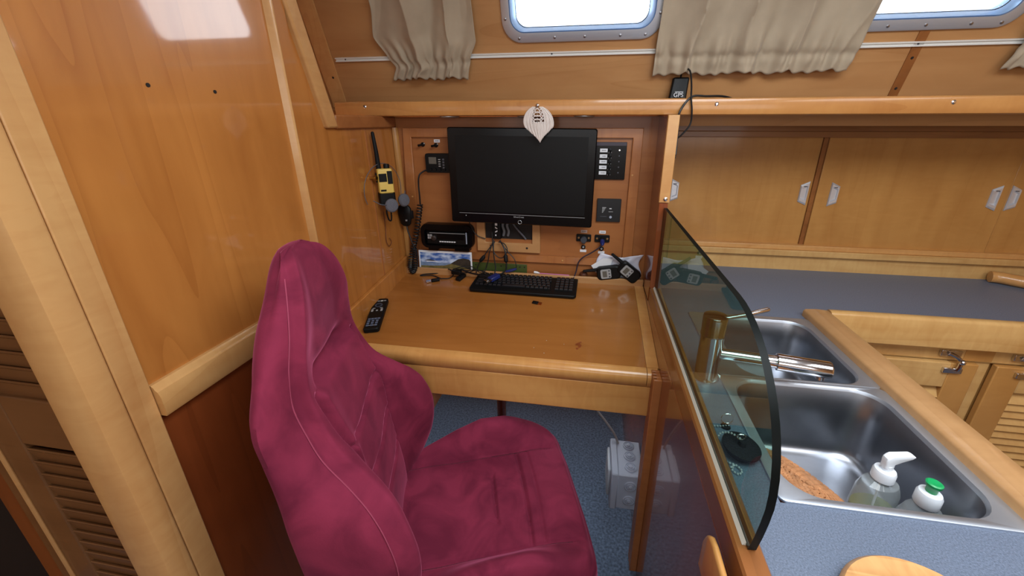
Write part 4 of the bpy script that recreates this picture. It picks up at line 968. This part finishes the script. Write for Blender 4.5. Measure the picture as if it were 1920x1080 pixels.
MB().lathe([(.009, 0), (.009, .010), (.007, .011)], (.528, .836, .809), (0, 0, -1), 16).build('aerator', chrome, t)
MB().tube([(.315, .868, .916), (.36, .88, .922), (.417, .896, .934), (.419, .897, .9345)], [.005, .005, .0055, .004], 12).build('lever', chrome, t)
# plug with ball chain
def ballchain(pts, n):
    P = curve(pts, 12); L = [0]
    for a, b in zip(P, P[1:]): L.append(L[-1]+(b-a).length)
    mb = MB()
    for k in range(n):
        d = L[-1]*k/(n-1); i = max(j for j in range(len(L)) if L[j] <= d+1e-9); i = min(i, len(P)-2); f = (d-L[i])/max(1e-9, L[i+1]-L[i])
        mb.ball(P[i].lerp(P[i+1], f), .0021, 8)
    return mb
t = thing('sink_plug', 'black rubber sink plug with ball chain beside the sink', 'plug', (.306, .640, CT))
MB().lathe([(.025, 0), (.027, .010), (.034, .012), (.034, .016), (.029, .017), (.008, .018), (.006, .026)], (.302, .634, CT+.004), (.10, -.06, 1), 26).build('stopper', rubber, t)
MB().tube([(.301+.008*math.cos(a*PI/6), .637, CT+.036+.006*math.sin(a*PI/6)) for a in range(12)], .0012, 6, closed=True).build('ring', chrome, t)
ballchain([(.300, .638, .782), (.286, .650, .782), (.270, .652, .776), (.261, .638, .766), (.262, .620, .756), (.272, .606, .7535), (.286, .600, .7535), (.292, .588, .7535), (.284, .580, .7535), (.276, .588, .7535), (.282, .598, .757), (.272, .592, .7535), (.262, .598, .7535)], 36).build('ball_chain', satin, t)
t = thing('plug_chain', 'loose ball chain with wire ring on the worktop beside the sink', 'chain', (.29, .705, CT))
ballchain([(.258, .694, .7535), (.272, .698, .7535), (.288, .700, .7535), (.304, .704, .7535)], 9).build('ball_chain', satin, t)
MB().tube([(.302+.012*math.cos(a*PI/8), .712, .764+.012*math.sin(a*PI/8)) for a in range(16)], .001, 6, closed=True).build('wire_ring', chrome, t)
MB().lathe([(.010, 0), (.009, .003), (.004, .004)], (.298, .703, .7505), n=14).build('fixing', rubber, t)
# fiddle rails
fd = MB()
sec = [(-.002, .735), (-.002, .768), (.003, .774), (.035, .776), (.068, .774), (.074, .768), (.074, .70)]
fd.rings([[Vector((.699+a, y, z)) for a, z in sec] for y in (-.10, 1.272)], True, True)
tag(fd.build('fiddle_rail', railY, ang=50), 'pale raised edge rail along the right of the sink worktop', 'rail')
fd = MB(); sec = [(0, .680), (0, .766), (.004, .773), (.010, .776), (.024, .776), (.030, .772), (.032, .75)]
fd.rings([[Vector((x, 1.252+a, z)) for a, z in sec] for x in (.772, 2.15)], True, True)
tag(fd.build('fiddle_rail', galX, ang=50), 'pale edge board along the front of the rear worktop', 'rail')
fd = MB().tube(curve([(1.56, 1.70, .772), (1.585, 1.69, .773), (1.63, 1.65, .773), (1.78, 1.52, .773)], 6), .022, 12)
tag(fd.build('corner_fiddle', trimX), 'rounded timber fiddle at the right end of the rear worktop', 'rail')
# trivet, soap, washing up liquid, board
TV = Vector((.450, .672, .652)); TR_ = RY(26) @ RX(-14)
t = thing('wicker_trivet', 'round woven wicker mat leaning in the front corner of the sink', 'mat', TV, TR_)
MB().lathe([(.005, -.004), (.094, -.004), (.096, 0), (.094, .004), (.005, .004)], (0, 0, 0), n=40).build('backing', brownl, t, world=False)
wv = MB()
for k in range(9):
    r_ = .014+.0098*k; nn = max(8, int(2*PI*r_/.012))
    for j in range(nn):
        a0 = 2*PI*(j+.5*(k % 2))/nn; a1 = a0+2*PI/nn*.86
        wv.tube([Vector((r_*math.cos(a), r_*math.sin(a), .004+h_)) for a, h_ in ((a0, -.001), (a0+(a1-a0)*.25, .003), (a0+(a1-a0)*.75, .003), (a1, -.001))], .0042, 6)
wv.build('weave', wick, t, world=False)
SP = Vector((.583, .672, CT-.184))
t = thing('soap_dispenser', 'clear pump soap bottle with white pump standing in the sink', 'bottle', SP, RZ(10))
def oval(prof, flat=.72, n=28):
    return MB().rings([[Vector((max(r, 1e-4)*math.cos(2*PI*k/n), max(r, 1e-4)*flat*math.sin(2*PI*k/n), z)) for k in range(n)] for r, z in prof], True, True)
oval([(.036, .001), (.040, .006), (.041, .06), (.039, .100), (.032, .118), (.018, .126), (.016, .134)]).build('bottle_body', clearp, t, world=False)
oval([(.034, .004), (.038, .008), (.0385, .058), (.002, .058)]).build('soap', soapliq, t, world=False)
MB().grid(lambda u, v: Vector((.0415*math.cos(-PI/2-.75+1.3*u), .0415*.72*math.sin(-PI/2-.75+1.3*u)-.0004, .03+.05*v)), 10, 2).build('paper_label', plain('label_blue', (196, 208, 220), .5), t, world=False)
MB().lathe([(.017, .128), (.0185, .130), (.0185, .146), (.0165, .151), (.008, .152), (.008, .163)], n=24).build('pump_collar', softw, t, world=False)
MB().rings([[Vector((x, y, z)) for x, y in rrect(-.009+a, .009+a*0+b, -.007, .007, .003, 3)] for a, b, z in ((0, 0, .160), (0, 0, .168), (-.001, .012, .174), (0, .030, .181), (.004, .034, .185), (.008, .030, .187))], True, True).build('pump_head', softw, t, world=False)
MB().tube([(0, 0, .13), (.004, 0, .02)], .0022, 6).build('dip_tube', softw, t, world=False)
DP = Vector((.622, .622, CT-.172))
t = thing('washing_up_bottle', 'clear washing up liquid bottle with green cap standing in the sink', 'bottle', DP, RZ(-12))
oval([(.030, .001), (.034, .006), (.036, .05), (.034, .085), (.026, .108), (.018, .118), (.016, .124)], .62).build('bottle_body', clearp, t, world=False)
MB().lathe([(.017, .118), (.0185, .121), (.0185, .140), (.016, .146), (.008, .148)], n=26).build('collar', softw, t, world=False)
MB().lathe([(.008, .146), (.0085, .158), (.0115, .162), (.012, .167), (.0095, .1685), (.003, .167)], n=24).build('cap', greencap, t, world=False)
t = thing('cutting_board', 'round wooden board lying on the worktop at the bottom right', 'board', (.435, .362, CT))
MB().lathe([(.098, .001), (.102, .006), (.102, .016), (.097, .022), (.0, .022)], (.437, .352, CT), n=48).build('board', boardw, t, ang=50)

# ------------------------------------------------------------------ lockers above the rear worktop
t = thing('wall_lockers', 'row of sliding door timber lockers between shelf and rear worktop', 'locker', (1.0, 1.74, .75))
MB().box(.236, 2.15, 1.765, 1.78, .75, 1.364).build('carcass', brownX, t)
MB().box(.236, 2.15, 1.705, 1.765, 1.288, 1.3105).build('top_rail', brownX, t, bev=.002)
MB().box(.236, 2.15, 1.690, 1.765, 1.3105, 1.335).build('top_rail', brownX, t, bev=.002)
MB().box(.236, 2.15, 1.72, 1.765, .840, .860).build('bottom_rail', trimX, t, bev=.002)
MB().box(.236, 2.15, 1.71, 1.765, .815, .840).build('bottom_rail', galX, t, bev=.002)
MB().box(.236, 2.15, 1.728, 1.765, .75, .815).build('lower_board', galX, t)
def door(x0, x1, y, hs):
    d = MB().box(x0, x1, y, y+.012, .858, 1.289).build('door', galZ, t, bev=.0015)
    for hx, sg in hs:
        # flush pull: long edge towards sg side
        z0, z1 = 1.026, 1.120; w_ = .016
        q = [(hx+sg*w_, z0-.002), (hx+sg*w_, z1), (hx-sg*w_, z1-.016), (hx-sg*w_, z0+.012)]
        pull = MB(); c_ = Vector((hx, 0, 1.073))
        ring = lambda f, yy: [Vector((hx+(a-hx)*f, yy, 1.073+(b-1.073)*f)) for a, b in q]
        pull.rings([ring(1, y), ring(1, y-.003), ring(.84, y-.0065), ring(.62, y-.0065), ring(.52, y-.001)], False, True)
        ob = pull.build('pull', satin, d, ang=20)
        MB().box(hx-.006, hx+.006, y-.0075, y-.0062, 1.098, 1.101).build('pull_lip', ink, ob)
door(.30, .872, 1.752, [(.345, -1), (.846, 1)])
door(.888, 1.540, 1.738, [(.950, -1), (1.498, 1)])
door(1.546, 2.14, 1.745, [(1.566, -1)])
MB().box(.872, .8875, 1.745, 1.762, .858, 1.289).build('door_gap_shade', capY, t)  # brown strip painted for the shading in the gap between the doors

# ------------------------------------------------------------------ cabinet under the rear worktop
t = thing('galley_cabinet', 'pale timber cabinet with louvred doors under the rear worktop', 'cabinet', (1.3, 1.30, FL))
MB().box(.772, 2.15, 1.30, 1.70, FL+.03, .68).build('carcass', galZ, t)
MB().box(.772, 2.15, 1.288, 1.302, .620, .680).box(.772, .80, 1.288, 1.302, FL+.03, .62).box(1.246, 1.290, 1.294, 1.302, FL+.03, .62).build('face_frame', galX, t, bev=.0015)
MB().box(1.205, 1.285, 1.2870, 1.29, .622, .679).build('frame_stile', galZ, t)
def ldoor(x0, x1, left):
    d = MB(); y0, y1 = 1.272, 1.292; z0, z1 = .02, .617
    d.box(x0, x0+.075, y0, y1, z0, z1).box(x1-.075, x1, y0, y1, z0, z1)
    dd = d.build('door', galZ, t, bev=.003)
    for za, zb in ((.525, z1), (z0, z0+.08)): MB().box(x0+.075, x1-.075, y0, y1, za, zb).build('door_rail', galX, dd, bev=.003)
    l = MB(); zz = z0+.10
    while zz < .52: l.obox(((x0+x1)/2, 1.286, zz), ((x1-x0)/2-.075, .003, .019), RX(-30)); zz += .027
    l.build('louvres', galX, dd)
ldoor(.81, 1.243, True); ldoor(1.293, 1.74, False)
for x, lb in ((1.162, 'chrome latch on the left galley cabinet door'), (1.362, 'chrome latch on the right galley cabinet door')):
    q = thing('cupboard_latch', lb, 'latch', (x, 1.285, .62), None, 'chrome latches on the galley cabinet')
    MB().box(x-.030, x+.028, 1.278, 1.288, .638, .658).build('upper_plate', chrome, q, bev=.0015)
    MB().box(x-.018, x+.034, 1.263, 1.272, .585, .603).build('lower_plate', chrome, q, bev=.0015)
    MB().tube(curve([(x-.010, 1.277, .650), (x+.008, 1.270, .642), (x+.018, 1.262, .630), (x+.018, 1.260, .612), (x+.016, 1.262, .598)], 5), .006, 8).build('hook', chrome, q)
    MB().ball((x+.019, 1.258, .630), .0085, 12).build('knob', chrome, q)
    for dx, zz, yy in ((-.018, .648, 1.282), (.018, .650, 1.282), (-.006, .595, 1.266), (.023, .594, 1.266)): MB().lathe([(.003, 0), (.002, .001)], (x+dx, yy, zz), (0, -1, 0), 8).build('screw', steel, q)

# ------------------------------------------------------------------ light, world, camera
wd = bpy.data.worlds.new('World'); bpy.context.scene.world = wd; wd.use_nodes = True
bg = wd.node_tree.nodes['Background']; bg.inputs[0].default_value = (.93, .97, 1, 1); bg.inputs[1].default_value = 9
def area(name, loc, rot, sx, sy, power, col=(1, 1, 1)):
    l = bpy.data.lights.new(name, 'AREA'); l.shape = 'RECTANGLE'; l.size = sx; l.size_y = sy; l.energy = power; l.color = col
    o = bpy.data.objects.new(name, l); C.objects.link(o); o.location = loc; o.rotation_euler = [math.radians(a) for a in rot]; return o
area('hatch_light', (.45, .25, 1.96), (0, 0, 0), .9, .8, 27, (.88, .95, 1))
area('saloon_window_light', (.3, -1.45, 1.45), (90, 0, 0), 2.6, .7, 16, (.95, .98, 1))
area('companionway_light', (1.5, .1, 1.93), (0, 0, 0), .6, .8, 10, (1, .98, .95))

F, CX, CY = 735.2, 991.7, 500.3
ya, pi_, ro = [math.radians(a) for a in (9.12, 20.13, .067)]
f_ = Vector((-math.sin(ya)*math.cos(pi_), math.cos(ya)*math.cos(pi_), -math.sin(pi_))); r_ = Vector((math.cos(ya), math.sin(ya), 0)); d_ = f_.cross(r_)
R0 = r_*math.cos(ro)+d_*math.sin(ro); D0 = d_*math.cos(ro)-r_*math.sin(ro)
cam = bpy.data.cameras.new('Camera'); co = bpy.data.objects.new('Camera', cam); C.objects.link(co)
M = Matrix((R0, -D0, -f_)).transposed().to_4x4(); M.translation = Vector((0, 0, 1.34)); co.matrix_world = M
cam.sensor_fit = 'HORIZONTAL'; cam.sensor_width = 36; cam.lens = F/1920*36
cam.shift_x = -(CX-960)/1920; cam.shift_y = -(540-CY)/1920; cam.clip_start = .01
sc = bpy.context.scene; sc.camera = co
sc.view_settings.view_transform = 'Standard'; sc.view_settings.look = 'None'; sc.view_settings.exposure = 0; sc.view_settings.gamma = 1; sc.view_settings.use_curve_mapping = False
